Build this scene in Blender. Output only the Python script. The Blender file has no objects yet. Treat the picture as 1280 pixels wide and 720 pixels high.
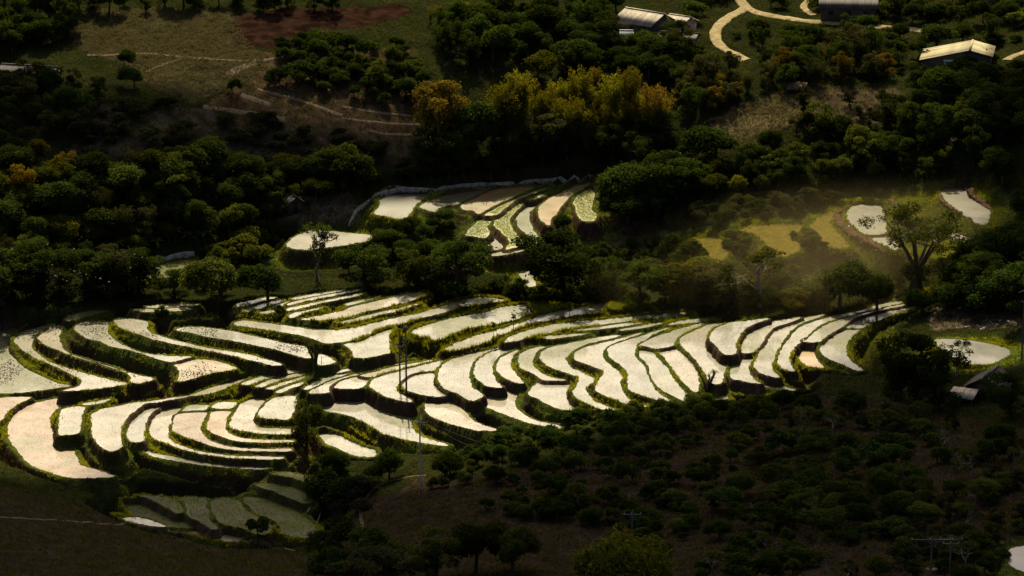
import bpy, math, random
import numpy as np
from mathutils import Vector, Matrix

S = bpy.context.scene
C = S.collection
R = math.radians
rnd = random.Random(7)
rng = np.random.default_rng(11)

# ------------------------------------------------------------------ camera
CAM_H, PITCH, LENS = 121.0, R(16.0), 100.0
F = 1280 * LENS / 36.0
cam_d = bpy.data.cameras.new('camera')
cam = bpy.data.objects.new('camera', cam_d)
C.objects.link(cam)
cam.location = (0, 0, CAM_H)
cam.rotation_euler = (R(90) - PITCH, 0, 0)
cam_d.lens = LENS
cam_d.sensor_width = 36
cam_d.clip_start = 1
cam_d.clip_end = 9000
S.camera = cam

# ------------------------------------------------------------------ light
SUN_EL, SUN_AZ = R(42.0), R(-4.0)          # azimuth clockwise from +Y (ahead of the camera)
world = bpy.data.worlds.new('World')
S.world = world
world.use_nodes = True
nt = world.node_tree
sky = nt.nodes.new('ShaderNodeTexSky')
sky.sky_type = 'NISHITA'
sky.sun_disc = False
sky.sun_elevation = SUN_EL
sky.sun_rotation = SUN_AZ
sky.air_density = 1.0
sky.dust_density = 8.0
bg = nt.nodes['Background']
bg.inputs['Strength'].default_value = 0.052
nt.links.new(sky.outputs['Color'], bg.inputs['Color'])
sl = bpy.data.lights.new('sun', 'SUN')
sl.energy = 4.0
sl.angle = R(0.5)
sl.color = (1.0, 0.87, 0.57)
sun = bpy.data.objects.new('sun', sl)
C.objects.link(sun)
sun_dir = Vector((math.sin(SUN_AZ) * math.cos(SUN_EL), math.cos(SUN_AZ) * math.cos(SUN_EL), math.sin(SUN_EL)))
sun.rotation_euler = sun_dir.to_track_quat('Z', 'Y').to_euler()
sun.location = sun_dir * 900
S.view_settings.view_transform = 'Standard'
S.view_settings.look = 'None'
S.view_settings.exposure = 0.82
S.view_settings.gamma = 1.0
S.cycles.max_bounces = 6
S.cycles.transmission_bounces = 4
S.cycles.diffuse_bounces = 2
S.cycles.glossy_bounces = 3
S.cycles.volume_bounces = 0

# ------------------------------------------------------------------ photo geometry helpers
CP, SP = math.cos(PITCH), math.sin(PITCH)


def ray(u, v):
    a = (u - 640.0) / F
    b = (360.0 - v) / F
    return a, CP + b * SP, -SP + b * CP


def plane_pt(u, v, z):
    dx, dy, dz = ray(u, v)
    t = (z - CAM_H) / dz
    return dx * t, dy * t


def project(X, Y, Z):
    d = Y * CP - (Z - CAM_H) * SP
    up = Y * SP + (Z - CAM_H) * CP
    return 640 + F * X / d, 360 - F * up / d


def smooth_closed(p, n=3):
    p = np.asarray(p, float)
    a, b, c, d = np.roll(p, 1, 0), p, np.roll(p, -1, 0), np.roll(p, -2, 0)
    out = []
    for k in range(n):
        t = k / n
        # centripetal-ish: tension 0.4
        m1, m2 = 0.4 * (c - a), 0.4 * (d - b)
        h1, h2, h3, h4 = 2*t**3-3*t**2+1, t**3-2*t**2+t, -2*t**3+3*t**2, t**3-t**2
        out.append(h1*b + h2*m1 + h3*c + h4*m2)
    return np.stack(out, 1).reshape(-1, 2)


def smooth_open(p, n=6):
    p = np.asarray(p, float)
    q = np.vstack([2*p[0]-p[1], p, 2*p[-1]-p[-2]])
    out = []
    for i in range(1, len(q)-2):
        a, b, c, d = q[i-1], q[i], q[i+1], q[i+2]
        for k in range(n):
            t = k/n
            m1, m2 = 0.5*(c-a), 0.5*(d-b)
            h1, h2, h3, h4 = 2*t**3-3*t**2+1, t**3-2*t**2+t, -2*t**3+3*t**2, t**3-t**2
            out.append(h1*b+h2*m1+h3*c+h4*m2)
    out.append(p[-1])
    return np.array(out)


def inside(px, py, poly):
    poly = np.asarray(poly, float)
    r = np.zeros(px.shape, bool)
    x1, y1 = poly[-1]
    for x2, y2 in poly:
        c = (y1 > py) != (y2 > py)
        if y1 != y2:
            r ^= c & (px < (x2-x1)*(py-y1)/(y2-y1) + x1)
        x1, y1 = x2, y2
    return r


def seg_dist(px, py, poly, closed=True):
    """distance of points to a polyline"""
    poly = np.asarray(poly, float)
    best = np.full(px.shape, 1e9)
    n = len(poly)
    for i in range(n if closed else n-1):
        x1, y1 = poly[i]
        x2, y2 = poly[(i+1) % n]
        dx, dy = x2-x1, y2-y1
        L = dx*dx+dy*dy
        if L < 1e-9:
            continue
        t = np.clip(((px-x1)*dx+(py-y1)*dy)/L, 0, 1)
        best = np.minimum(best, (px-x1-t*dx)**2+(py-y1-t*dy)**2)
    return np.sqrt(best)


def vnoise(x, y, seed=0):
    """cheap value noise 0..1 for numpy arrays"""
    xi, yi = np.floor(x).astype(np.int64), np.floor(y).astype(np.int64)
    fx, fy = x-xi, y-yi
    fx, fy = fx*fx*(3-2*fx), fy*fy*(3-2*fy)

    def h(a, b):
        n = (a*374761393 + b*668265263 + seed*1442695041) & 0xffffffff
        n = ((n ^ (n >> 13))*1274126177) & 0xffffffff
        return ((n ^ (n >> 16)) & 0xffff)/65535.0
    return (h(xi, yi)*(1-fx)+h(xi+1, yi)*fx)*(1-fy)+(h(xi, yi+1)*(1-fx)+h(xi+1, yi+1)*fx)*fy


# ------------------------------------------------------------------ paddies, traced as terraces (photo pixel outlines -> world)
# kind: w flooded, s flooded with green seedlings, g orange reflection put into the colour, p pinkish muddy, d dry field, m dark pond, bank reflections put into the colour
PAD = [
('w', [(50,255),(60,190),(100,140),(180,108),(300,75),(430,45),(520,28),(430,52),(340,105),(285,175),(272,250),(305,330),(375,385),(310,425),(250,400),(200,370),(110,340),(65,300)], 540,430,6),
('w', [(325,240),(328,170),(362,112),(450,62),(600,30),(720,10),(620,36),(530,72),(475,115),(448,165),(450,225),(490,290),(520,325),(430,318),(380,290)], 540,430,6),
('w', [(490,195),(493,140),(532,94),(610,58),(640,48),(605,85),(585,130),(595,180),(640,245),(685,292),(640,290),(560,255),(507,218)], 540,430,6),
('w', [(652,140),(655,92),(692,58),(780,28),(900,8),(850,22),(800,42),(765,80),(745,130),(765,172),(830,225),(920,258),(1000,272),(900,272),(835,265),(770,222),(690,190),(662,165)], 540,430,6),
('w', [(676,442.5),(677,449),(684,456),(696,462),(716,468),(725,473),(722,481.7),(717.5,487.5),(718.5,493),(724,499),(738,505.5),(750,510.5),(768,512.5),(757,508),(742,501),(732.5,490),(733,483),(743,475),(730,467.5),(720,462.5),(715,461.7),(707,452),(706.7,446.7),(715,438),(727,432),(745,427),(765,422.3),(780,418.5),(745,422.8),(720,427.8),(700,432),(685,436)]),
('w', [(718,447),(721,440),(731,435),(749,430),(776,423.5),(803,416),(783,423.2),(768,428),(757.5,433.5),(752,441),(753,448),(763,458),(774,466),(777,472),(774,478),(776,487),(783,498),(798,506),(812,508),(797,508),(783,504),(763,496.7),(748,490),(746,484),(748.5,476.7),(755,468),(755,464),(749,460.5),(733,454.5),(721,450)]),
('w', [(761,440),(761,435),(771,430),(790,424),(813,416.5),(838,409),(845,407),(823,414.5),(810,421.5),(800,429),(796,434),(792.5,441.7),(793.5,447),(803,456.7),(807,465),(811,475),(818,486.7),(828,495),(837,501.7),(840,503),(835,503),(827,501.7),(817,498),(803,494),(789,488),(785.5,483),(786,473),(785,465),(778,457),(768,450),(762,444)]),
('w', [(800,432),(806,428),(820,421.5),(840,414.5),(860,408.2),(882,403.5),(870,409.5),(858,414.5),(848,422),(843,427.5),(840,432.3),(820,435.6),(810,432.8)]),
('w', [(799,442),(801,438.5),(813,439),(817,443),(828,455),(835,463),(842,475),(852,487),(862,497),(865.5,501.5),(861,501.5),(853,500),(840,493),(829,487.5),(819,478),(814,470),(812,460),(808,452),(801,446)]),
('w', [(822,438.5),(843,436),(847,438.5),(858,447.5),(865,455),(870,462),(872.5,473),(873,486),(870,490),(866,488),(858,480),(851,473),(844,464),(838,455),(830,445)]),
('w', [(851,425),(854,421.5),(866,414.5),(880,408.3),(893,405),(903,405.5),(892,411),(884,418.5),(882,426),(884,432),(893,441.7),(900,450),(906,457),(905,463),(903,471),(902,477),(895,480),(888,476),(881,464),(876,457),(868,446.7),(858,437),(852,430)]),
('w', [(889,425),(889,417.5),(898,409.5),(914,403.5),(938,400.8),(960,398.3),(953,400.8),(938,406),(928,413.5),(921.5,423),(919,433),(919.5,441.3),(910,444),(903,441),(897,433)]),
('w', [(915,448),(928,445.5),(938,446),(940,449.5),(937,456),(935,460),(936.5,467),(943,475),(950,479),(940,478),(925,475),(915.5,473),(914.5,463)]),
('w', [(927.5,436.7),(927.5,427.5),(933,419),(943,409.5),(957,404),(973,401.5),(1000,397),(987,402.3),(973,407),(965,410.8),(957.5,418),(952.5,428),(946,436),(940,440.8),(929.5,440.8)]),
('w', [(947.5,448),(948,441.7),(954,431.7),(963,418),(969,411.5),(984,404.5),(1008,397.8),(1030,393.3),(1018,397.5),(1003,403),(995,407.7),(987.5,413.5),(981.5,422),(973,434.5),(968,442.5),(966.3,450),(963,457),(966,463),(973,471.5),(960,469),(950,465),(943.5,458),(944,453)]),
('w', [(973.5,446),(979,433),(988,421),(998,411.5),(1008,405.5),(1028,399.2),(1047,394.7),(1072,389),(1096,382.3),(1130,375.3),(1132,377),(1100,385.3),(1072,392),(1047,397.5),(1030,403.5),(1021.5,408.5),(1011.5,417),(1003,425),(995,431.5),(988,440),(986.5,448),(987.5,456.7),(992,464),(980,461),(973.5,455),(972.5,450)]),
('w', [(1004,427),(1013,420),(1023,413),(1034,405.7),(1056,398.5),(1086,389.5),(1110,384),(1133,380),(1120,383.5),(1095,388.7),(1080,393),(1068,397.7),(1058,403.7),(1048,410.3),(1037,417.5),(1028,423.8),(1023,427)]),
('g', [(997.5,433.5),(1003.5,430),(1021,430),(1018,435.5),(1017.5,442),(1021.5,451.7),(1028,458.5),(1025,460),(1013,458),(1002,452.5),(996,445),(994,440)]),
('w', [(1056,409.5),(1064,402.5),(1086,394.3),(1114,388),(1133,384.3),(1150,381.5),(1174,378.5),(1158,382.5),(1135,388),(1115,393.5),(1100,399.5),(1085,406.5),(1077,409.8),(1065,409.8)]),
('w', [(1049,413.2),(1075,412.8),(1065,420),(1058,430),(1056.7,440),(1061.7,450),(1072,458),(1078.5,462),(1068,462),(1053,455),(1034,446.7),(1026.5,438),(1028,431.5),(1038,422)]),
('w', [(938,471),(950,476),(975,482),(993,487),(985,488),(960,484),(943,478)]),
('w', [(905,484),(920,486),(940,489),(957,493),(945,494),(920,491),(906,488)]),
('w', [(894,491),(903,493),(910,498),(900,498),(893,495)]),
# lower centre
('w', [(503,479),(510,472.5),(522,468.3),(543,466.7),(541.5,474),(543,482),(551,491),(557,494.5),(545,496),(530,493.5),(515,490),(504.5,485)]),
('w', [(463,480),(468,474),(484,468.7),(510,461.5),(535,455),(557,449.8),(562,448),(552,455),(546,462),(535,463.5),(518,466),(507,471),(498.5,478),(494,487),(500,493),(512,500),(512,502.5),(500,500),(485,496),(473,490),(464,484)]),
('w', [(420,483),(423,478),(434,474),(450,471.7),(461,473.7),(459,477),(454.5,482),(448,485.7),(435,485.7),(421.5,485)]),
('w', [(452,469.3),(461,467.3),(480,462),(497,457.5),(520,454.2),(540,450.3),(515,456.8),(490,463),(475,467.3),(464,471.3)]),
('w', [(389,491),(389.5,487.7),(400,483.3),(412,477.7),(428,472.5),(450,466),(467,461.3),(490,456),(517,452),(497,456),(470,462.3),(450,468),(431,472.3),(421,475.8),(414.5,479.5),(410,485),(409.5,490.5),(392,491.7)]),
('w', [(381,486),(389,480.7),(404,474),(416,469.2),(432,466),(443,464),(430,468.7),(415,473),(400,479.8),(388,486),(382.5,487)]),
('w', [(420,464.5),(435,461.5),(447,460),(435,463.5),(421,466)]),
('w', [(391.5,498),(396,494.5),(410,494.2),(430,495.5),(449,498),(456,503),(466,509),(480,513),(500,517),(511,518.5),(512,527),(517,538),(530,547),(560,556.5),(545,556),(527,553),(510,550),(493,545),(480,541.7),(463,531.7),(447,523),(427,516.7),(410,514),(397,508),(391.5,502)]),
('w', [(397,543.5),(405,542),(417,542.5),(430,548),(447,556.7),(467,563),(470,567),(465,571),(445,569),(420,560),(408,554)]),
('w', [(532,505),(537,502),(555,500),(565,503),(577,510),(583,518),(592,527),(607,533),(620,537.5),(598,538),(582,534),(565,530),(550,525),(540,520),(533,513)]),
('w', [(604,498),(605,495),(615,487),(633,487),(646,491.5),(644,500),(643,508),(653,518),(670,526.5),(687,530),(705,534),(695,535),(677,532),(657,527),(640,521),(620,513),(607,507)]),
('w', [(662,492),(664,486),(672,479),(678,477),(693,477.5),(711,478),(711,482),(707,490),(707,498),(712,507),(725,512.5),(729,514),(717,513.5),(700,511),(687,506),(673,498),(664,494.5)]),
# upper band
('w', [(378,399),(400,395),(430,388),(443,383),(467,377.5),(487,373),(507,368),(527,366),(535,367),(525,371.5),(510,377),(487,382.5),(467,387),(450,390.5),(438,395.5),(415,399),(400,400)]),
('w', [(420,403),(435,400.3),(453,396),(477,390.3),(498,385.3),(525,379.3),(507,385),(497,389),(473,393.5),(458,398.5),(432,404)]),
('w', [(432,380),(453,375.5),(473,371.3),(467,374),(447,379),(433,382)]),
('w', [(360,385.5),(377,381.8),(410,375),(440,369.3),(455,366.5),(440,371),(420,375.3),(390,381.5),(362,388.5)]),
('w', [(360,379),(385,373.5),(420,366.8),(450,362),(440,365),(410,370.7),(380,376.8),(361,381.5)]),
('w', [(366,373),(400,366.5),(430,362.5),(405,368.3),(370,375)]),
('w', [(362,394),(370,391),(390,387),(405,384.5),(385,389.5),(372,394),(364,397)]),
('w', [(295,403.5),(305,401),(330,404),(355,407),(375,410),(393,412.5),(420,413),(450,408),(477,401.5),(503,396),(527,391),(560,380.5),(578,375),(595,372),(612,372),(633,375.5),(620,377.5),(590,381.5),(565,387),(542,394),(520,399),(503,404),(483,409.2),(467,414),(456,420),(448,423.3),(430,427),(415,428.5),(405,428),(382,420),(353,415),(322,410),(297,406.5)]),
('w', [(431,430.5),(450,427.3),(459,424),(468,418.5),(487,412),(492,411),(487,420),(486,430),(487.5,440),(477,443.5),(457,447),(444,447),(442,440),(435,433)]),
('w', [(515,415),(527,408),(540,405),(565,398),(590,393),(613,389),(627,384),(643,382.3),(656,381),(662,387),(667,391.5),(655,395),(640,400.3),(623,404),(603,407.3),(585,410),(567,416.5),(553,422.5),(541,425.5),(537,421.5),(522,420)]),
('s', [(660,380.5),(680,379.5),(710,381),(703,383.5),(690,387),(671,390.5),(665,386)]),
('w', [(555,437),(566,431),(591,421.5),(613,414.5),(634,409),(658,401.5),(679,394),(707,387),(740,381.5),(758,380),(760,384),(753,390),(737,392.3),(720,393.5),(700,397.3),(682,401),(665,404),(650,409),(635,415),(620,420),(608,427),(595,431.5),(573,437),(557,438.5)]),
('s', [(763,381),(778,378.5),(803,379.5),(813,382.5),(800,384.7),(778,386.5),(766,386)]),
('w', [(629,427.5),(641,419),(666,411.3),(691,406.3),(720,402.3),(748,400),(782,397),(803,394.7),(827,392.7),(855,390.3),(864,392.5),(850,395.5),(820,398.3),(790,400.8),(757,405),(720,409.3),(690,415),(657,422.5),(642,426.5)]),
('w', [(720,412.3),(753,408.3),(782,404.7),(805,403.2),(790,406),(760,410),(722,413.7)]),
('w', [(775,412),(800,408.3),(812,405.2),(838,401.5),(823,405.5),(797,410.5),(777,413)]),
('w', [(836,405),(848,401.8),(863,399.5),(893,398.7),(880,401),(862,403.8),(842,406)]),
('w', [(675,422),(695,419.3),(720,417.8),(737,417),(715,420),(690,423.5)]),
# left block
('w', [(-15,418),(0,415),(13,411),(32,411.7),(24,415),(17.5,420),(12.5,425),(10.5,432),(11.5,440),(17,447),(24,455),(37,464),(54,471.7),(71,479),(87,482),(73,484.5),(50,488),(27,490.5),(0,491.5),(-15,492)]),
('w', [(19,425),(23,420.5),(34,414),(55,408.5),(62,408.5),(53,411),(45,417.5),(40,425),(38,432),(42,438.5),(50,445.5),(63,453.5),(83,460.5),(107,467.5),(127,472.5),(145,477),(159,479.5),(143,482.5),(125,485.5),(100,487.5),(80,488.5),(100,482.5),(103,476),(90,467.5),(70,457.5),(53,451),(35,441),(25.5,434),(20,428)]),
('w', [(48.5,422),(53,417.3),(64,409.5),(73,407.5),(78.5,408),(75.5,413),(72.5,421),(75.5,431),(79,437),(86,442.5),(106,449.5),(127,456.5),(150,463.5),(175,469.5),(191,473.5),(185,476.5),(173,479),(164,477),(165,470.5),(156,464.5),(143,459),(120,452.5),(97,446),(87,442.8),(71,436.2),(58,431),(51,426)]),
('w', [(94,411),(98,405),(107,402.5),(132,403),(134.5,408),(133.5,415),(139,422.5),(153,431.5),(170,439),(190,443),(220,445.5),(238,446),(230,448.5),(213,452.5),(200,449),(177,442),(160,437),(138,432),(127,427),(108,422),(98,415)]),
('p', [(219,454),(245,449.5),(272,452),(294,460),(287,462.5),(260,467),(239,473.5),(222,476.5),(226,467),(221,458)]),
('w', [(144,402),(147.5,399),(167,399.5),(184,403),(183,409),(186,415.5),(205,422),(230,428.5),(255,434.5),(280,438.5),(310,443.5),(340,451.5),(352,456),(340,456.3),(322,452),(300,446.3),(280,441.8),(247,435.5),(213,428.5),(190,423),(167,415),(150,408.5)]),
('w', [(220,412),(235,409),(258,410),(287,414),(320,421),(363,431),(380,434),(384,440),(389,446.5),(385,447.5),(375,445),(347,437.5),(322,431.7),(287,425),(257,420),(235,415)]),
('w', [(397.5,444.5),(405,444.5),(419,452),(410,455.5),(399.5,455.5)]),
('w', [(82,399),(93,393),(120,388.5),(134,389.5),(117,393),(103,397),(85,401)]),
('w', [(167,387.3),(183,386.5),(200,387),(228,384.5),(240,386.5),(220,389),(195,389.8),(170,389)]),
('w', [(183,383),(210,381),(235,380.3),(247,381.3),(225,383),(190,385)]),
('w', [(297,380),(310,376.5),(335,372),(344,372.3),(328,376.5),(307,382),(297,383.5)]),
('w', [(305,388),(318,383),(338,377.3),(353,375.8),(343,380),(322,386),(309,389)]),
('w', [(340,383),(361,377),(365,377.5),(350,383.5)]),
('w', [(325,391),(340,387.5),(345,389),(335,392)]),
# lower left fan
('p', [(-15,500),(0,498),(17,496.7),(37,497.2),(27,502),(17,508),(7,517),(1,525),(-15,530)]),
('p', [(11,540),(13,528),(21,516),(36,507),(54,501.5),(75,498.3),(100,496.5),(125,495.3),(142,495.3),(127,498.5),(107,501.3),(90,505.5),(73,510),(66,514),(61.5,523),(62.5,532),(65,540),(65,548),(68,558),(73,564),(90,563),(95,572),(101,581),(117,587),(133,592),(142,595.5),(117,597),(93,597),(73,593.5),(58,588),(40,582),(28,570),(18,557),(12,547)]),
('w', [(75.5,518),(79,512),(95,508.3),(107,509),(103.5,513.5),(100.5,523),(99.5,536),(97,541.5),(83,543),(75,542)]),
('w', [(103,505),(117,502.5),(137,499),(130,502.3),(114,505.8)]),
('w', [(116,530),(115,522),(117,517),(128,511.5),(147,508),(167,503.7),(197,500.5),(213,497.8),(235,495.3),(252,489),(273,482),(290,477),(312,471.5),(330,467.3),(345,464),(330,468.5),(308,475),(287,482.5),(270,489.5),(243,494.3),(215,499),(198,502.5),(180,504.5),(171,511),(159.5,520),(152.5,530),(150.5,541),(149.5,551),(152,558),(140,564),(130,560),(121,551.5),(116,543)]),
('w', [(158.5,537),(161,527.5),(174,514),(183,508.7),(200,505),(215,502.2),(232,501.2),(239,502),(225,504),(205,505.7),(194,512),(184.5,521),(180.5,531),(179.5,542),(179,551),(167,552.5),(160.5,547)]),
('w', [(187,537),(186,531.7),(189,522.5),(198,514),(207,509.7),(226,509.5),(219,517),(214,527),(210.5,537),(209.5,545),(217,553),(235,561),(260,566.5),(287,570),(313,571),(353,572),(347,573.7),(303,573),(280,571),(250,566.5),(230,561.5),(210,554.5),(194,548.5),(188,542)]),
('w', [(228,513.5),(237.5,507),(253,506.5),(261,507.7),(258.5,512),(241,513.3)]),
('p', [(217,535),(219,524),(224,518),(257,516.3),(254,523),(251,532),(250,538),(257.5,548),(273,555.5),(297,560.3),(330,561.7),(363,561.3),(360,563.7),(327,563.5),(297,562.5),(273,559),(248,551),(231,545),(218,539.7)]),
('w', [(267,510),(266.5,507),(274,503),(294,503),(292,507.5),(286.5,510.8)]),
('p', [(259.5,532),(263,524),(266,515.5),(287,514.8),(284,520.5),(281,528),(281,537),(287.5,543),(303,548.2),(330,550.3),(365,550.8),(363,552.7),(330,552.7),(300,551.3),(281,546.5),(264,539.5),(260,535)]),
('w', [(288,532),(289.5,524),(296,514),(303,504.5),(314,499.5),(335,495.5),(341,495.5),(332.5,501),(324.5,508.5),(319,518),(318.3,527),(322,534.5),(347,536),(368,537.2),(370,541),(363,542.5),(330,541.8),(304,538.3),(290,535)]),
('w', [(324,518),(328,511),(338,500.5),(348,495.5),(366,495),(369,500),(368,510),(363,520),(361,524),(340,523),(326,521.5)]),
('w', [(303,479),(325,471.3),(352,465),(378,462),(388,462),(370,465.3),(345,469.7),(325,476),(312,481)]),
('w', [(319,482.5),(336,476),(360,469.8),(385,465.5),(375,469.3),(350,474.7),(335,480.5),(325,484)]),
('w', [(334,485.5),(351,479.5),(370,474),(380,471),(372,475.2),(352,481.7),(341,486.3)]),
('w', [(346,489),(361,483.5),(376,478),(378,479.5),(362,485.8),(350,490.5)]),
('w', [(168,559),(177,558),(183,563),(197,567.5),(230,574),(263,580),(297,582.7),(335,584),(330,586),(297,585),(260,582),(227,576.7),(193,570.5),(172,563)]),
# low dark ponds
('m', [(340,592),(360,591),(380,595),(403,602),(402,609),(387,604),(363,596)]),
('m', [(320,606),(338,604),(360,608),(380,617),(388,625),(381,629),(363,622),(343,614)]),
('m', [(305,622),(323,622.5),(353,631),(373,642),(390,655),(398,667),(395,672.5),(373,671),(353,667),(352,660),(346,652),(331,646),(317,638)]),
('m', [(265,627),(280,623),(296,625),(306,638),(323,647.5),(339,659),(333,667),(322,667),(305,660),(290,657),(275,652),(269,643),(264,634)]),
('m', [(222,622.5),(240,622),(256,623),(257,631),(261,643),(261,650),(271,660),(265,661),(250,651.5),(239,646.5),(235,641),(235,636),(230,627)]),
('m', [(174,619),(193,620.5),(215,622.5),(225,632),(227.5,638),(222,641),(205,631.5),(188,623.5)]),
('m', [(155,632),(175,630),(193,635),(207,645),(225,652),(243,656),(248,660),(217,658.5),(193,653),(170,646.5)]),
('w', [(143,648),(158,647),(173,647),(190,652),(206,658),(193,657.5),(172,653.5),(155,650.5)]),
('w', [(235,663.5),(250,663.5),(277,667.5),(300,672),(297,677),(275,675),(257,671)]),
# across the stream, centre
('c', [(477,247),(492,242.5),(530,242.5),(533,245),(518,257),(510,270),(502,274),(483,270),(468,267),(475,257)]),
('c', [(525,258),(543,249),(565,243),(600,238.5),(602,240),(580,250),(570,255),(560,256),(547,260),(545,265)]),
('p', [(578,256),(594,246),(620,237),(643,234.5),(668,234),(653,240),(635,249),(617,256.5),(605,264),(598,267),(593,263),(580,262)]),
('y', [(606,269),(618,262),(634,252.7),(651,246),(664,241),(686,233.5),(680,237),(660,244),(643,251),(631,260),(620,268.5)]),
('y', [(583,293),(591,283),(604,273.5),(618,273),(607.5,283),(611.5,292),(605,297),(593,295)]),
('w', [(607,301.5),(613,297),(623,303),(628,309),(618,312.5),(610,308)]),
('y', [(618,280),(626,268),(638,259.5),(652,253),(657,253.5),(646,262),(639,270),(636,278),(641,288),(651,300),(656,305),(647,308),(632,312),(638,305),(636,298),(624,287)]),
('s', [(661,248.7),(681,242.5),(710,233.5),(735,227),(720,232.5),(697,239.5),(677,246),(663,249.7)]),
('w', [(646,272),(653,264),(668,254.5),(684,246.5),(697,242),(680,250),(670,257.7),(662.5,265),(661,275),(666,287),(672,297),(677,303),(672,308.5),(647,315),(618,320),(617.5,317.5),(647,310.5),(663,304),(664,298),(659,293),(649,283)]),
('g', [(674,260),(678,255.5),(688,248),(707,239),(722,232.5),(741,227.5),(737,231.7),(722,239),(710,247),(702,257),(694,268),(687.5,273.5),(686.5,281.5),(678,276),(674,268)]),
('y', [(717,253),(723,244),(737,236),(743,243),(740,255),(738,262),(745,268),(742,276),(730,276),(723,270),(721,262)]),
('c', [(366,298),(390,288),(410,288.5),(433,291.5),(462,294),(462,300),(450,303),(425,307),(383,312),(360,308)]),
('w', [(330,318),(343,311.5),(352,311),(338,318)]),
('w', [(645,334),(654,331),(661,338),(667,350),(668,358),(661,358),(652,346)]),
('m', [(183,346),(195,335),(216,327),(238,323.5),(238,327),(228,334),(222,341),(205,347)]),
# across the stream, right
('d', [(867,300.5),(895,298),(913,310.5),(906,322),(897,331),(884,319)]),
('d', [(928,287.5),(950,283),(1003,282),(990,297),(990,302),(1005,311),(972,321.5),(957,304),(943,293)]),
('d', [(1010,289),(1034,266),(1047,271),(1036,278.5),(1060,308),(1038,309.5),(1023,298.5)]),
('w', [(1059,274),(1066.5,257),(1100,257),(1104.5,268),(1106.5,290.5),(1082,292.5)]),
('w', [(1086,296),(1107,295),(1117,300),(1124,311),(1115,311)]),
('s', [(1120,250),(1158.6,248),(1141,259),(1126,263)]),
('c', [(1178,237),(1211,236),(1213,244),(1237,263),(1230,282),(1206,270),(1180,250)]),
('w', [(1187,293.5),(1200,293.5),(1224,302),(1215,309),(1204,309)]),
('s', [(1137,313),(1167,313),(1185,320),(1167,322)]),
('c', [(1170,425),(1193,424),(1221,427),(1254,434),(1262,442),(1240,454),(1211,455),(1185,442)]),
('c', [(1262,688),(1275,684),(1300,684),(1300,716),(1275,712),(1263,704)]),
]
polys = []
for p in PAD:
    pts = np.array(p[1], float)
    if len(p) > 2:
        pts = pts / p[4] + np.array([p[2], p[3]])
    polys.append((p[0], smooth_closed(pts, 3)))
NP = len(polys)

# terrain control points (u, v, height)
CTRL = [
(-200,720,13),(0,720,12),(200,720,7.5),(400,720,3),(640,720,5),(900,720,9),(1280,720,13),(1500,720,15),
(-150,612,8),(0,612,4.5),(100,640,-1.5),(200,668,-5.2),(300,690,-6.2),(400,690,-6.5),(430,640,-5),(470,622,-0.5),(525,610,0.3),(640,620,2.5),
(760,640,4.5),(900,600,5.5),(1100,600,8),(1280,600,11),(1280,510,7),(1100,500,3.8),(900,525,1),(760,545,0),(640,560,-1),(560,575,-2),(420,600,-3),
(-150,560,2),(0,600,1),(110,612,-2),(1280,470,5),(1450,450,7),(1280,400,5.5),(1180,400,3.5),(1110,430,2.5),(1280,375,6),
(0,395,2.5),(-150,400,3),(120,379,0.5),(150,368,-1.5),(300,366,-3),(450,356,-4),(640,366,-4.5),(800,372,-4.5),(950,378,-3),(1060,376,-1),(1150,372,3),
(0,362,-1.5),(150,357,-2),(-150,366,-1),(300,345,-1),(420,330,0),(540,335,-0.5),(700,340,-1),(800,345,-1),(900,350,0.5),(1050,350,2.5),(1200,350,6),(1350,330,9),
(895,312,4.3),(970,300,5.7),(1035,288,6.5),(1086,275,7.1),(1110,303,6.5),(1136,256,8.2),(1208,256,9.2),(1206,301,7.3),(1164,317,6.4),
(600,395,0.3),(450,395,1.2),(600,450,-1.2),(400,480,-1.5),(200,440,0),(60,450,-1),(250,540,-2.6),(760,400,0.2),(800,450,-0.5),(930,420,0.8),(1010,440,0.8),(1080,410,1.2),(1150,383,1.8),(500,520,-2.6),(90,540,-2.6),(680,500,-1.8),(950,470,0),
(930,270,6.6),(500,257,5.6),(615,251,5.7),(660,290,4.4),(730,258,5.7),(414,299,3.3),
(0,300,8),(150,290,8),(300,290,6),(-150,260,14),(0,220,13),(200,215,12),(430,235,7.5),(560,225,8),(740,215,9),(800,250,7),(850,240,7.5),(950,240,7.6),(1100,230,8.8),(1280,225,12),
(0,120,19),(200,120,19),(400,150,15),(560,150,14),(700,160,13),(850,160,13.5),(1000,150,15.5),(1200,150,17.5),(1400,150,21),
(0,40,24),(200,40,24.5),(400,50,23),(640,60,21),(820,50,21.5),(1000,50,21.5),(1200,80,20.5),(1400,50,26),
(-200,0,29),(200,0,27),(640,0,25),(1000,0,24),(1280,0,26),(1500,0,30)]
WCTRL = [(x, y, z) for (y, z) in ((780, 42), (1000, 58), (1290, 74), (215, 24), (110, 62), (0, 113), (-140, 138))
         for x in (-400, -200, 0, 200, 400)] + [(-260, 330, 24), (-260, 480, 28), (280, 330, 26), (280, 480, 26), (-410, 400, 60), (410, 400, 55)]


def tps_fit(P, Z, lam):
    n = len(P)
    d = np.sqrt(((P[:, None, :]-P[None, :, :])**2).sum(-1))
    K = d*d*np.log(d+1e-9)
    A = np.zeros((n+3, n+3))
    A[:n, :n] = K+lam*np.eye(n)
    A[:n, n] = 1
    A[:n, n+1:] = P
    A[n:, :n] = A[:n, n:].T
    b = np.zeros(n+3)
    b[:n] = Z
    return np.linalg.lstsq(A, b, rcond=None)[0]


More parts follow.
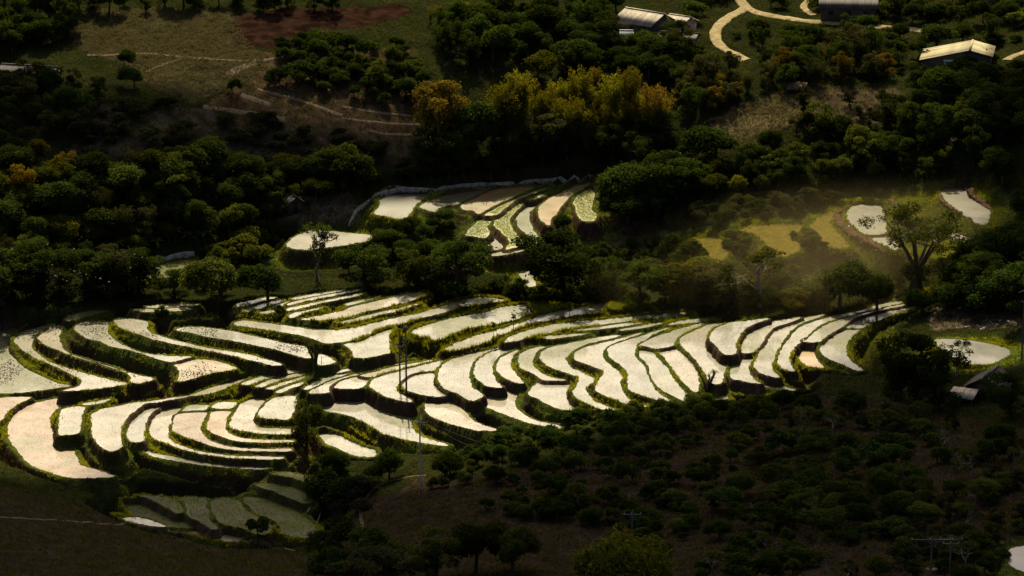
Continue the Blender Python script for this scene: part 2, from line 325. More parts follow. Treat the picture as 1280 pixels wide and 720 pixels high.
def tps_eval(w, P, Q):
    out = np.empty(len(Q))
    for i in range(0, len(Q), 8000):
        q = Q[i:i+8000]
        d2 = (q[:, 0:1]-P[None, :, 0])**2+(q[:, 1:2]-P[None, :, 1])**2
        out[i:i+8000] = (0.5*d2*np.log(d2+1e-12))@w[:len(P)] + w[len(P)]+q@w[len(P)+1:]
    return out


cp = np.array([plane_pt(u, v, z) for u, v, z in CTRL] + [(x, y) for x, y, z in WCTRL])/100
cz = np.array([z for u, v, z in CTRL] + [z for x, y, z in WCTRL])
w0 = tps_fit(cp, cz, 1e-3)
# prior level of every terrace, then solve the steps between neighbours
prior = np.zeros(NP)
for i, (k, p) in enumerate(polys):
    u, v = p.mean(0)
    z = 0
    for _ in range(8):
        z = 0.5*z+0.5*tps_eval(w0, cp, np.array([plane_pt(u, v, z)])/100)[0]
    prior[i] = z
idm = np.full((760, 1340), -1, np.int32)       # photo map of terraces, offset 30 / 20
gy, gx = np.mgrid[0:760, 0:1340]
for i, (k, p) in enumerate(polys):
    q = p + np.array([30, 20])
    x0, y0 = np.maximum(np.floor(q.min(0)).astype(int), 0)
    x1, y1 = np.ceil(q.max(0)).astype(int)+1
    m = inside(gx[y0:y1, x0:x1]+0.0, gy[y0:y1, x0:x1]+0.0, q)
    idm[y0:y1, x0:x1][m] = i
pairs = {}
for i, (k, p) in enumerate(polys):
    t = np.roll(p, -1, 0)-np.roll(p, 1, 0)
    area = 0.5*np.sum(p[:, 0]*np.roll(p[:, 1], -1)-np.roll(p[:, 0], -1)*p[:, 1])
    nrm = np.stack([t[:, 1], -t[:, 0]], 1)*(1 if area > 0 else -1)
    nrm /= np.linalg.norm(nrm, axis=1, keepdims=True)+1e-9
    for (u, v), n in zip(p, nrm):
        if n[1] < 0.45:
            continue
        for g in range(1, 38):
            a, b = int(round(u+30)), int(round(v+20+g))
            if not (0 <= a < 1340 and 0 <= b < 760):
                break
            j = idm[b, a]
            if j >= 0 and j != i:
                pairs.setdefault((i, j), []).append(g-0.5)
                break
rows, rhs = [], []
for (i, j), g in pairs.items():
    o = pairs.get((j, i), [])
    if len(g) < 2 or (o and np.percentile(o, 75) > np.percentile(g, 75)):
        continue
    gg = np.percentile(g, 75)
    s = F/400.0
    dz = float(np.clip((min(gg, 22)/s-0.22)*0.85, 0.0, 1.6))
    u_, v_ = polys[i][1].mean(0)
    if v_ < 425 and 290 < u_ < 800:
        dz *= 0.45
    elif v_ < 400 and u_ < 300:
        dz *= 0.25
    r = np.zeros(NP)
    wt = min(len(g), 8)**0.5
    r[i], r[j] = wt, -wt
    rows.append(r)
    rhs.append(wt*dz)
for i in range(NP):
    r = np.zeros(NP)
    wp = 0.25 if i < 86 else 1.5
    r[i] = wp
    rows.append(r)
    rhs.append(wp*prior[i])
LEVEL = np.linalg.lstsq(np.array(rows), np.array(rhs), rcond=None)[0]
wpoly = []
P2, Z2 = [], []
for i, (k, p) in enumerate(polys):
    q = np.array([plane_pt(u, v, LEVEL[i]) for u, v in p])
    wpoly.append(q)
    P2.append(q.mean(0))
    Z2.append(LEVEL[i])
    for a in q[::9]:
        P2.append(a)
        Z2.append(LEVEL[i]-0.1)
P2 = np.vstack([np.array(P2)/100, cp])
Z2 = np.concatenate([Z2, cz])
w1 = tps_fit(P2, Z2, 2e-2)
BX = np.arange(-420, 421, 3.0)
BY = np.arange(-150, 1301, 3.0)
bgx, bgy = np.meshgrid(BX, BY)
BH = tps_eval(w1, P2, np.stack([bgx.ravel(), bgy.ravel()], 1)/100).reshape(bgx.shape)


def base_h(x, y):
    fx = np.clip((np.asarray(x, float)+420)/3, 0, len(BX)-1.001)
    fy = np.clip((np.asarray(y, float)+150)/3, 0, len(BY)-1.001)
    ix, iy = fx.astype(int), fy.astype(int)
    ax, ay = fx-ix, fy-iy
    return (BH[iy, ix]*(1-ax)+BH[iy, ix+1]*ax)*(1-ay)+(BH[iy+1, ix]*(1-ax)+BH[iy+1, ix+1]*ax)*ay

# ------------------------------------------------------------------ material helpers
def new_mat(name):
    m = bpy.data.materials.new(name)
    m.use_nodes = True
    t = m.node_tree
    return m, t, t.nodes['Principled BSDF']


def N(t, kind, **kw):
    n = t.nodes.new(kind)
    for k, v in kw.items():
        if k in n.inputs:
            n.inputs[k].default_value = v
        else:
            setattr(n, k, v)
    return n


def ramp(t, src, stops):
    r = t.nodes.new('ShaderNodeValToRGB')
    e = r.color_ramp.elements
    while len(e) < len(stops):
        e.new(0.5)
    for i, (p, c) in enumerate(stops):
        e[i].position = p
        e[i].color = (*c, 1) if len(c) == 3 else c
    t.links.new(src, r.inputs[0])
    return r.outputs[0]


def mixc(t, fac, a, b, blend='MIX'):
    m = t.nodes.new('ShaderNodeMix')
    m.data_type = 'RGBA'
    m.blend_type = blend
    for s, v in ((m.inputs[0], fac), (m.inputs[6], a), (m.inputs[7], b)):
        if hasattr(v, 'links'):
            t.links.new(v, s)
        elif isinstance(v, tuple):
            s.default_value = (*v, 1)
        else:
            s.default_value = v
    return m.outputs[2]


def noise(t, scale, detail=3.0, rough=0.55, coord=None, dist=0.0):
    n = N(t, 'ShaderNodeTexNoise', Scale=scale, Detail=detail, Roughness=rough, Distortion=dist)
    if coord is None:
        coord = t.nodes.new('ShaderNodeTexCoord').outputs['Object']
    t.links.new(coord, n.inputs['Vector'])
    return n.outputs['Fac']


def bump(t, b, height, strength, dist):
    n = N(t, 'ShaderNodeBump', Strength=strength, Distance=dist)
    t.links.new(height, n.inputs['Height'])
    t.links.new(n.outputs[0], b.inputs['Normal'])
    return n


def simple_mat(name, c1, c2, scale=1.0, rough=0.85, bumpd=0.0, metallic=0.0, spec=0.3):
    m, t, b = new_mat(name)
    n = noise(t, scale, 4.0)
    t.links.new(ramp(t, n, [(0.32, c1), (0.68, c2)]), b.inputs['Base Color'])
    b.inputs['Roughness'].default_value = rough
    b.inputs['Metallic'].default_value = metallic
    b.inputs['Specular IOR Level'].default_value = spec
    if bumpd:
        bump(t, b, noise(t, scale*3, 4.0), 0.6, bumpd)
    return m


def roof_mat(name, c1, c2, rust):
    m, t, b = new_mat(name)
    c = ramp(t, noise(t, 0.7, 5.0), [(0.3, c1), (0.7, c2)])
    c = mixc(t, ramp(t, noise(t, 0.45, 6.0, 0.7), [(0.52, (0, 0, 0)), (0.66, (0.7, 0.7, 0.7))]), c, rust)
    oi = t.nodes.new('ShaderNodeObjectInfo')
    c = mixc(t, 1.0, c, ramp(t, oi.outputs['Random'], [(0.0, (0.72, 0.72, 0.72)), (1.0, (1.2, 1.17, 1.12))]), 'MULTIPLY')
    t.links.new(c, b.inputs['Base Color'])
    b.inputs['Roughness'].default_value = 0.8
    b.inputs['Specular IOR Level'].default_value = 0.25
    return m


def leaf_mat(name, c1, c2, trans=0.45, tcol=None, rvar=0.42):
    """leaf: diffuse front + light shining through, varied per plant and per clump"""
    m, t, b = new_mat(name)
    n = noise(t, 0.9, 2.0)
    base = ramp(t, n, [(0.34, c1), (0.66, c2)])
    oi = t.nodes.new('ShaderNodeObjectInfo')
    hsv = t.nodes.new('ShaderNodeHueSaturation')
    mr = N(t, 'ShaderNodeMapRange', **{'To Min': 1-rvar, 'To Max': 1+rvar})
    t.links.new(oi.outputs['Random'], mr.inputs['Value'])
    mr2 = N(t, 'ShaderNodeMapRange', **{'To Min': 0.490, 'To Max': 0.520})
    mth = N(t, 'ShaderNodeMath', operation='FRACT')
    ml = N(t, 'ShaderNodeMath', operation='MULTIPLY')
    ml.inputs[1].default_value = 7.31
    t.links.new(oi.outputs['Random'], ml.inputs[0])
    t.links.new(ml.outputs[0], mth.inputs[0])
    t.links.new(mth.outputs[0], mr2.inputs['Value'])
    t.links.new(mr2.outputs[0], hsv.inputs['Hue'])
    t.links.new(mr.outputs[0], hsv.inputs['Value'])
    t.links.new(base, hsv.inputs['Color'])
    b.inputs['Roughness'].default_value = 0.85
    b.inputs['Specular IOR Level'].default_value = 0.0
    t.links.new(hsv.outputs[0], b.inputs['Base Color'])
    tr = t.nodes.new('ShaderNodeBsdfTranslucent')
    tc = mixc(t, 1.0, hsv.outputs[0], tcol or (1.5, 1.35, 0.5), 'MULTIPLY')
    t.links.new(tc, tr.inputs['Color'])
    mx = t.nodes.new('ShaderNodeMixShader')
    mx.inputs[0].default_value = trans
    t.links.new(b.outputs[0], mx.inputs[1])
    t.links.new(tr.outputs[0], mx.inputs[2])
    t.links.new(mx.outputs[0], t.nodes['Material Output'].inputs['Surface'])
    return m


def mesh_np(name, V, faces, mats, smooth=False):
    """V (n,3), faces: list of (m,k) int arrays"""
    me = bpy.data.meshes.new(name)
    V = np.asarray(V, np.float32)
    fl = [np.asarray(f, np.int32) for f in (faces if isinstance(faces, (list, tuple)) else [faces]) if len(f)]
    me.vertices.add(len(V))
    me.vertices.foreach_set('co', V.ravel())
    loops = np.concatenate([f.ravel() for f in fl])
    tot = np.concatenate([np.full(len(f), f.shape[1], np.int32) for f in fl])
    me.loops.add(len(loops))
    me.loops.foreach_set('vertex_index', loops)
    me.polygons.add(len(tot))
    me.polygons.foreach_set('loop_start', np.concatenate([[0], np.cumsum(tot)[:-1]]).astype(np.int32))
    me.polygons.foreach_set('loop_total', tot)
    if smooth:
        me.polygons.foreach_set('use_smooth', np.ones(len(tot), bool))
    for m in (mats if isinstance(mats, (list, tuple)) else [mats]):
        me.materials.append(m)
    me.update(calc_edges=True)
    return me


def obj(name, me, parent=None, loc=None):
    o = bpy.data.objects.new(name, me)
    C.objects.link(o)
    if parent is not None:
        o.parent = parent
    if loc is not None:
        o.location = loc
    return o


def tag(o, label=None, cat=None, group=None, kind=None):
    if label:
        o['label'] = label
    if cat:
        o['category'] = cat
    if group:
        o['group'] = group
    if kind:
        o['kind'] = kind
    return o


def dup(root, loc, rz=0.0, sc=1.0, label=None, group=None):
    r = root.copy()
    C.objects.link(r)
    r.location = loc
    r.rotation_euler = (0, 0, rz)
    r.scale = sc if isinstance(sc, tuple) else (sc, sc, sc)
    if label:
        r['label'] = label
    if group:
        r['group'] = group
    elif 'group' in r:
        del r['group']
    for ch in list(root.children):
        c = ch.copy()
        C.objects.link(c)
        c.parent = r
        for g in ch.children:
            d = g.copy()
            C.objects.link(d)
            d.parent = c
    return r


class MB:
    """collects vertices and faces of one mesh"""
    def __init__(s):
        s.v, s.f = [], {}
        s.n = 0

    def add(s, V, Fc):
        V = np.asarray(V, float)
        Fc = np.asarray(Fc, int)
        s.f.setdefault(Fc.shape[1], []).append(Fc+s.n)
        s.v.append(V)
        s.n += len(V)
        return s

    def box(s, c, d, M=None):
        x, y, z = d[0]/2, d[1]/2, d[2]/2
        V = np.array([[a, b, e] for e in (-z, z) for b in (-y, y) for a in (-x, x)])
        if M is not None:
            V = V@np.array(M).T
        V = V+np.array(c)
        return s.add(V, [[0, 2, 3, 1], [4, 5, 7, 6], [0, 1, 5, 4], [2, 6, 7, 3], [0, 4, 6, 2], [1, 3, 7, 5]])

    def tube(s, pts, rad, n=6, cap=True):
        P = np.asarray(pts, float)
        m = len(P)
        rad = np.full(m, rad) if np.isscalar(rad) else np.asarray(rad, float)
        V = []
        for i in range(m):
            d = P[min(i+1, m-1)]-P[max(i-1, 0)]
            d = d/(np.linalg.norm(d)+1e-9)
            a = np.cross(d, [0, 0, 1.0] if abs(d[2]) < 0.9 else [1.0, 0, 0])
            a /= np.linalg.norm(a)
            b = np.cross(d, a)
            for k in range(n):
                t = 2*math.pi*k/n
                V.append(P[i]+rad[i]*(math.cos(t)*a+math.sin(t)*b))
        q = [[i*n+k, i*n+(k+1) % n, (i+1)*n+(k+1) % n, (i+1)*n+k] for i in range(m-1) for k in range(n)]
        s.add(V, q)
        if cap and n == 6:
            o = (m-1)*n
            s.f.setdefault(6, []).append(np.array([[o, o+1, o+2, o+3, o+4, o+5]])+s.n-len(V))
        return s

    def mesh(s, name, mat, smooth=False):
        return mesh_np(name, np.vstack(s.v), [np.vstack(x) for x in s.f.values()], mat, smooth)

    def build(s, name, mat, parent=None, smooth=False, loc=None):
        return obj(name, s.mesh(name, mat, smooth), parent, loc)


# ------------------------------------------------------------------ terrain sheet
def axis(segs):
    """segs: (start, end, step) joined into one rising axis"""
    out = []
    for a, b, st in segs:
        n = max(1, int(round((b-a)/st)))
        out.extend(np.linspace(a, b, n, endpoint=False))
    out.append(segs[-1][1])
    return np.array(out)


XS = axis([(-3500, -420, 340), (-420, -130, 6), (-130, -80, 0.6), (-80, 75, 0.25), (75, 130, 0.6), (130, 420, 6), (420, 3500, 340)])
YS = axis([(-600, -150, 60), (-150, 240, 8), (240, 330, 0.7), (330, 420, 0.33), (420, 475, 0.45), (475, 570, 0.75), (570, 1300, 8), (1300, 4200, 260)])
GX, GY = np.meshgrid(XS, YS)
HB = base_h(GX, GY)
rough = (vnoise(GX*0.35, GY*0.35, 3)-0.5)*0.35+(vnoise(GX*1.1, GY*1.1, 4)-0.5)*0.16
near_m = (np.abs(GX) < 140) & (GY > 235) & (GY < 575)
HB = HB+np.where(near_m, rough, 0)
RMP = np.full(GX.shape, -1e3)
DMIN = np.full(GX.shape, 1e3)
PID = np.full(GX.shape, -1, np.int32)
for i, q in enumerate(wpoly):
    x0, y0 = q.min(0)-8
    x1, y1 = q.max(0)+8
    a, b = np.searchsorted(XS, [x0, x1])
    c, d = np.searchsorted(YS, [y0, y1])
    X, Y = GX[c:d, a:b], GY[c:d, a:b]
    if X.size == 0:
        continue
    sd = seg_dist(X, Y, q)
    ins = inside(X, Y, q)
    sd = np.where(ins, -sd, sd)
    sd = sd+(vnoise(X*1.1, Y*1.1, 90+i)-0.5)*0.30+(vnoise(X*3.1, Y*3.1, 91+i)-0.5)*0.14-0.12
    ins = sd < 0
    wob = (vnoise(X*1.3, Y*1.3, i)-0.5)
    bh = 0.04+0.08*vnoise(X*0.5, Y*0.5, 40+i)
    bw = 0.34+0.3*wob
    k = polys[i][0]
    dep = 0.06 if k == 'd' else 0.3
    out = LEVEL[i]+np.minimum(bh, 1.3*np.maximum(sd, 0))-np.maximum(sd-bw, 0)*((3.6+1.2*wob) if i < 95 else (1.9+0.8*wob) if i < 110 else (0.9+0.5*wob))
    inn = LEVEL[i]-np.minimum(dep, 0.9*np.maximum(-sd, 0))
    r = np.where(ins, inn, out)
    RMP[c:d, a:b] = np.maximum(RMP[c:d, a:b], r)
    PID[c:d, a:b] = np.where(ins, i, PID[c:d, a:b])
    DMIN[c:d, a:b] = np.minimum(DMIN[c:d, a:b], sd)
w = np.clip((DMIN-0.7)/3.2, 0, 1)
w = w*w*(3-2*w)
H = np.where(PID >= 0, RMP, np.where(DMIN > 6, HB, (1-w)*np.maximum(RMP, np.minimum(HB-0.45, RMP+1.6))+w*HB))


def ground_h(x, y):
    x, y = np.asarray(x, float), np.asarray(y, float)
    ix = np.clip(np.searchsorted(XS, x)-1, 0, len(XS)-2)
    iy = np.clip(np.searchsorted(YS, y)-1, 0, len(YS)-2)
    ax = (x-XS[ix])/(XS[ix+1]-XS[ix])
    ay = (y-YS[iy])/(YS[iy+1]-YS[iy])
    return (H[iy, ix]*(1-ax)+H[iy, ix+1]*ax)*(1-ay)+(H[iy+1, ix]*(1-ax)+H[iy+1, ix+1]*ax)*ay


def unproj(u, v):
    """photo pixel -> point on the ground"""
    dx, dy, dz = ray(u, v)
    t = np.arange(215, 1400, 0.5)
    below = ground_h(dx*t, dy*t) >= CAM_H+dz*t
    k = int(np.argmax(below))
    if not below[k]:
        k = len(t)-1
    a, b = t[max(k-1, 0)], t[k]
    for _ in range(12):
        m = 0.5*(a+b)
        if ground_h(dx*m, dy*m) >= CAM_H+dz*m:
            b = m
        else:
            a = m
    return Vector((dx*b, dy*b, float(ground_h(dx*b, dy*b))))


def px_scale(p):
    """photo pixels per metre at a point"""
    return F/(p.y*CP-(p.z-CAM_H)*SP)


ROADS, ROADC = [], []

# land cover: base colours of what grows or lies on the ground
GU, GV = project(GX, np.maximum(GY, 60), H)
n1 = vnoise(GX*0.22, GY*0.22, 21)
n2 = vnoise(GX*0.9, GY*0.9, 22)
n3 = vnoise(GX*2.7, GY*2.7, 23)
GUj, GVj = GU+(n1-0.5)*14+(n2-0.5)*8, GV+(n1-0.5)*5+(n2-0.5)*4
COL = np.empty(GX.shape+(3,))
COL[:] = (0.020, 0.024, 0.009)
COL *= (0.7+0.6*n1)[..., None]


def paint(poly, col, amt=1.0, var=0.25):
    m = inside(GUj, GVj, poly) & (GY > 60)
    c = np.array(col)*(1+var*(n2-0.5)*2)[..., None]
    COL[m] = COL[m]*(1-amt)+c[m]*amt


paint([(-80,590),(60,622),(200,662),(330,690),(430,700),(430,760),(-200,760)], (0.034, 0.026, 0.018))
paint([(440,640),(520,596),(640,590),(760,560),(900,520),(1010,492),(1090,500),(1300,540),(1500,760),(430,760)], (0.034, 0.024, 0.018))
paint([(85,20),(150,10),(290,12),(302,45),(330,70),(320,92),(290,110),(240,130),(190,110),(170,85),(90,60)], (0.050, 0.045, 0.022), var=0.6)
paint([(280,32),(300,17),(400,8),(505,6),(512,18),(450,36),(370,42),(342,62),(290,52)], (0.028, 0.014, 0.010), var=0.6)
paint([(330,66),(520,60),(530,110),(525,178),(440,170),(330,150),(250,138),(310,100)], (0.065, 0.045, 0.026), var=0.4)
paint([(240,135),(420,160),(525,180),(520,205),(430,205),(250,208),(90,190),(120,130)], (0.050, 0.042, 0.028), var=0.5)
paint([(855,165),(930,130),(1010,105),(1052,110),(1000,150),(930,192),(900,182),(860,174)], (0.115, 0.090, 0.042), var=0.4)
paint([(1040,110),(1120,110),(1160,150),(1080,160),(1000,165)], (0.075, 0.055, 0.035), var=0.4)
MEADOW = [(850,292),(1000,255),(1100,236),(1240,225),(1290,280),(1180,330),(1120,345),(1040,345),(960,350),(880,335)]
paint(MEADOW, (0.072, 0.080, 0.024), var=0.5)
paint([(1058,410),(1110,402),(1125,440),(1110,470),(1075,458)], (0.095, 0.100, 0.022))
paint([(0,385),(140,385),(180,405),(60,412),(0,420)], (0.060, 0.075, 0.020))
paint([(1165,385),(1290,380),(1290,410),(1160,412)], (0.085, 0.065, 0.050), var=0.6)
paint([(380,245),(440,240),(450,275),(400,285),(300,275)], (0.100, 0.075, 0.050), var=0.6)
paint([(735,285),(860,290),(860,330),(735,330)], (0.075, 0.070, 0.030), var=0.5)
paint([(750,245),(800,245),(830,300),(760,290)], (0.080, 0.040, 0.028), var=0.5)
# banks: grass on the tops, bare earth on steep faces
gz_y, gz_x = np.gradient(H, YS, XS)
slope = np.sqrt(gz_x**2+gz_y**2)
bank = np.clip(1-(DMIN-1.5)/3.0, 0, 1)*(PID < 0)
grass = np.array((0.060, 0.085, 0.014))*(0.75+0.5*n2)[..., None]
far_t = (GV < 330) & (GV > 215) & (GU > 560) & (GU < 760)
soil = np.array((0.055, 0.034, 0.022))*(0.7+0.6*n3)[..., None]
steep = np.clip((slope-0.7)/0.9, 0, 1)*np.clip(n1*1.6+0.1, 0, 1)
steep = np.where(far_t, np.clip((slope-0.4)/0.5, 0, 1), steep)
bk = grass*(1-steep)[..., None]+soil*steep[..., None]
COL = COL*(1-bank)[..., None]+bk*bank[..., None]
# paddy beds: mud
inn = PID >= 0
COL[inn] = np.array((0.075, 0.052, 0.034))*(0.7+0.6*n2[inn])[..., None]
dm = np.isin(PID, [i for i in range(NP) if polys[i][0] == 'd'])
COL[dm] = np.array((0.240, 0.205, 0.080))*(0.7+0.6*n2[dm])[..., None]
nv = GX.size
ny_, nx_ = GX.shape
idx = np.arange(nv).reshape(ny_, nx_)
quads = np.stack([idx[:-1, :-1], idx[:-1, 1:], idx[1:, 1:], idx[1:, :-1]], -1).reshape(-1, 4)
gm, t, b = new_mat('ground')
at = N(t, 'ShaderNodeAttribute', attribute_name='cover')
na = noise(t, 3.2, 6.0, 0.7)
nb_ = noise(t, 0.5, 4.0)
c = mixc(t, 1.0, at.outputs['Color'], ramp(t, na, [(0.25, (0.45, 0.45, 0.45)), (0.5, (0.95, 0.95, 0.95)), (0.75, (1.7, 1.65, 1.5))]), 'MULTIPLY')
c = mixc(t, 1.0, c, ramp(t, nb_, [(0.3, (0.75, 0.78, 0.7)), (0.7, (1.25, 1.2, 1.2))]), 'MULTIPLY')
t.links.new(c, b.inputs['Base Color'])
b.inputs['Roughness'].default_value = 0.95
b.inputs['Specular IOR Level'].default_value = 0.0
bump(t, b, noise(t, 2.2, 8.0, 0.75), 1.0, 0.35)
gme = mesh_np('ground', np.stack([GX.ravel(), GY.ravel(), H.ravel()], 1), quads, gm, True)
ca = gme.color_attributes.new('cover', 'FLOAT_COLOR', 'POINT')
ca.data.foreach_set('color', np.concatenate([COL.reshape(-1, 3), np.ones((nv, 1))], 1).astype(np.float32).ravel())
tag(obj('ground', gme), kind='structure')


# ------------------------------------------------------------------ water of the paddies
def water_mat(name, c1, c2, rough=0.56, coat=0.9, spec=0.45):
    m, t, b = new_mat(name)
    n = noise(t, 0.35, 4.0)
    n_f = noise(t, 6.0, 3.0, 0.7)
    c = ramp(t, n, [(0.35, c1), (0.65, c2)])
    oi = t.nodes.new('ShaderNodeObjectInfo')
    c = mixc(t, 1.0, c, ramp(t, oi.outputs['Random'], [(0.0, (0.62, 0.66, 0.6)), (0.35, (1.0, 0.95, 0.9)), (0.7, (0.85, 0.95, 0.7)), (1.0, (1.25, 1.1, 0.95))]), 'MULTIPLY')
    c = mixc(t, ramp(t, noise(t, 0.16, 5.0, 0.6), [(0.52, (0, 0, 0)), (0.66, (0.75, 0.75, 0.75))]), c, (0.10, 0.105, 0.022))
    c = mixc(t, 1.0, c, ramp(t, n_f, [(0.3, (0.85, 0.85, 0.85)), (0.7, (1.14, 1.14, 1.12))]), 'MULTIPLY')
    t.links.new(c, b.inputs['Base Color'])
    rr = ramp(t, noise(t, 0.22, 5.0, 0.65), [(0.3, (rough-0.12,)*3), (0.7, (rough+0.10,)*3)])
    t.links.new(rr, b.inputs['Roughness'])
    b.inputs['IOR'].default_value = 1.33
    b.inputs['Specular IOR Level'].default_value = spec
    b.inputs['Coat Weight'].default_value = coat
    b.inputs['Coat Roughness'].default_value = 0.06
    b.inputs['Coat IOR'].default_value = 1.33
    bump(t, b, noise(t, 5.5, 4.0, 0.65), 0.22, 0.05)
    cb = N(t, 'ShaderNodeBump', Strength=0.10, Distance=0.03)
    t.links.new(noise(t, 3.0, 3.0, 0.6), cb.inputs['Height'])
    t.links.new(cb.outputs[0], b.inputs['Coat Normal'])
    return m


WM = {'w': water_mat('muddy_water', (0.115, 0.098, 0.058), (0.16, 0.14, 0.085)),
      's': water_mat('seedling_water', (0.10, 0.11, 0.03), (0.16, 0.17, 0.045), 0.6, 0.6),
      'g': water_mat('gold_reflection_water', (0.30, 0.16, 0.035), (0.36, 0.21, 0.06), 0.55, 0.6),  # orange base colour stands in for a reflection on the water
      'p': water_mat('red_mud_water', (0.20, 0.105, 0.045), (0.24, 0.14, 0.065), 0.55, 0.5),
      'c': water_mat('clear_pond_water', (0.07, 0.062, 0.04), (0.10, 0.09, 0.06), 0.44, 0.6, 0.5),
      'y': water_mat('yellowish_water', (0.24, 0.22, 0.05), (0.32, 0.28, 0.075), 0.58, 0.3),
      'm': water_mat('dark_reflection_water', (0.060, 0.062, 0.014), (0.085, 0.082, 0.022), 0.6, 0.02, 0.07)}  # dull dark colour stands in for reflections of the dark banks
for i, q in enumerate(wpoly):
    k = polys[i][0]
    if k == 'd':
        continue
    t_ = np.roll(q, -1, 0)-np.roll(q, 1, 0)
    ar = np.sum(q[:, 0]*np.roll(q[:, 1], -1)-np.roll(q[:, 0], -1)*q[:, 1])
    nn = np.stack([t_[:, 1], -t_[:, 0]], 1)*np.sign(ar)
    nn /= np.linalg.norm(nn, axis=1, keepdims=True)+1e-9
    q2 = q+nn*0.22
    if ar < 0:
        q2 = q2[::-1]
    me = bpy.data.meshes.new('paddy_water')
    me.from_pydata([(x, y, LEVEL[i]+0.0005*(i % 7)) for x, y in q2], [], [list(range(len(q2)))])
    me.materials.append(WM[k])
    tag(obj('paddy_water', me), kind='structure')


# ------------------------------------------------------------------ plants: meshes
def leaves(P, Nn, L, W, rg, fold=0.25):
    """one bent leaf face pair per point; P points, Nn facing directions"""
    n = len(P)
    a = rg.normal(size=(n, 3))
    Nn = Nn/(np.linalg.norm(Nn, axis=1, keepdims=True)+1e-9)
    d = a-(a*Nn).sum(1, keepdims=True)*Nn
    d /= np.linalg.norm(d, axis=1, keepdims=True)+1e-9
    s = np.cross(Nn, d)
    L = L*(0.7+0.6*rg.random((n, 1)))
    W = W*(0.7+0.6*rg.random((n, 1)))
    V = np.empty((n, 4, 3))
    V[:, 0] = P-d*L/2
    V[:, 1] = P+s*W/2+Nn*W*fold
    V[:, 2] = P+d*L/2-Nn*L*0.15
    V[:, 3] = P-s*W/2+Nn*W*fold
    return V.reshape(-1, 3), np.arange(n*4).reshape(n, 4)


def clump_pts(cs, rs, n, rg, shell=0.55):
    """points in a set of leaf clumps, denser to the outside"""
    k = rg.choice(len(cs), n, p=(rs**2)/np.sum(rs**2))
    d = rg.normal(size=(n, 3))
    d /= np.linalg.norm(d, axis=1, keepdims=True)
    r = rs[k]*(shell+(1-shell)*rg.random(n)**0.6)*(0.85+0.3*rg.random(n))
    r = r*np.where(rg.random(n) < 0.07, rg.uniform(1.2, 1.6, n), 1.0)      # stray sprays
    return cs[k]+d*r[:, None]*np.array([1, 1, 0.8]), d


def dome_crown(seed, rad, hz, zc, ncl, nlf, L, W, cr=0.42, gap=0.0, lop=0.15):
    rg = np.random.default_rng(seed)
    d = rg.normal(size=(ncl, 3))
    d /= np.linalg.norm(d, axis=1, keepdims=True)
    d[:, 2] = np.abs(d[:, 2])*1.0-0.25
    r = 0.55+0.3*rg.random((ncl, 1))
    cs = d*r*np.array([rad, rad, hz])+np.array([0, 0, zc])+rg.normal(size=(1, 3))*np.array([lop, lop, 0])*rad
    rs = rad*cr*(0.5+0.85*rg.random(ncl)**1.4)
    P, D = clump_pts(cs, rs, nlf, rg)
    out = P-np.array([0, 0, zc])
    out /= np.linalg.norm(out, axis=1, keepdims=True)+1e-9
    Nn = 0.5*D+0.6*out+np.array([0, 0, 0.45])+0.75*rg.normal(size=D.shape)
    return leaves(P, Nn, L, W, rg), cs, rs


BARK = simple_mat('bark', (0.050, 0.038, 0.028), (0.085, 0.066, 0.048), 6.0, 0.9, 0.02)
PALEBARK = simple_mat('pale_bark', (0.16, 0.13, 0.10), (0.24, 0.20, 0.16), 6.0, 0.9, 0.02)
LM_DARK = leaf_mat('dark_leaf', (0.024, 0.040, 0.009), (0.042, 0.060, 0.012), 0.34)
LM_MID = leaf_mat('mid_leaf', (0.040, 0.055, 0.012), (0.064, 0.076, 0.016), 0.40)
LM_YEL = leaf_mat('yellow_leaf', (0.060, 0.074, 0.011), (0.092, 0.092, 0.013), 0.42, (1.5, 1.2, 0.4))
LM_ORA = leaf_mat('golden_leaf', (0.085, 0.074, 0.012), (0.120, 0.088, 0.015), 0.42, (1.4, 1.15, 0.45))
LM_GREY = leaf_mat('dull_leaf', (0.034, 0.038, 0.018), (0.055, 0.055, 0.022), 0.36)
LM_BAN = leaf_mat('banana_leaf', (0.05, 0.085, 0.016), (0.07, 0.105, 0.02), 0.45)


def trunk_mesh(seed, h, r, limbs, spread, mat=None, lean=0.1, zf=0.45):
    rg = random.Random(seed)
    mb = MB()
    lx, ly = rg.uniform(-lean, lean)*h, rg.uniform(-lean, lean)*h
    mb.tube([(0, 0, -0.3), (lx*0.2, ly*0.2, h*0.3), (lx*0.5, ly*0.5, h*0.6), (lx, ly, h)], [r*1.35, r, r*0.75, r*0.35], 6)
    for k in range(limbs):
        a = 2*math.pi*(k+rg.random()*0.6)/limbs
        z0 = h*(zf+0.4*rg.random())
        s = spread*(0.7+0.5*rg.random())
        zz = z0+s*(0.35+0.5*rg.random())
        b = (lx*z0/h*0.8, ly*z0/h*0.8, z0)
        mb.tube([b, (b[0]+math.cos(a)*s*0.5, b[1]+math.sin(a)*s*0.5, (z0+zz)/2+0.15*s), (b[0]+math.cos(a)*s, b[1]+math.sin(a)*s, zz)],
                [r*0.55, r*0.36, r*0.12], 5, False)
    return mb.mesh('trunk', mat or BARK, True)


PROTO = {}


def proto(kind, parts, height, cat):
    PROTO.setdefault(kind, []).append((parts, height, cat))


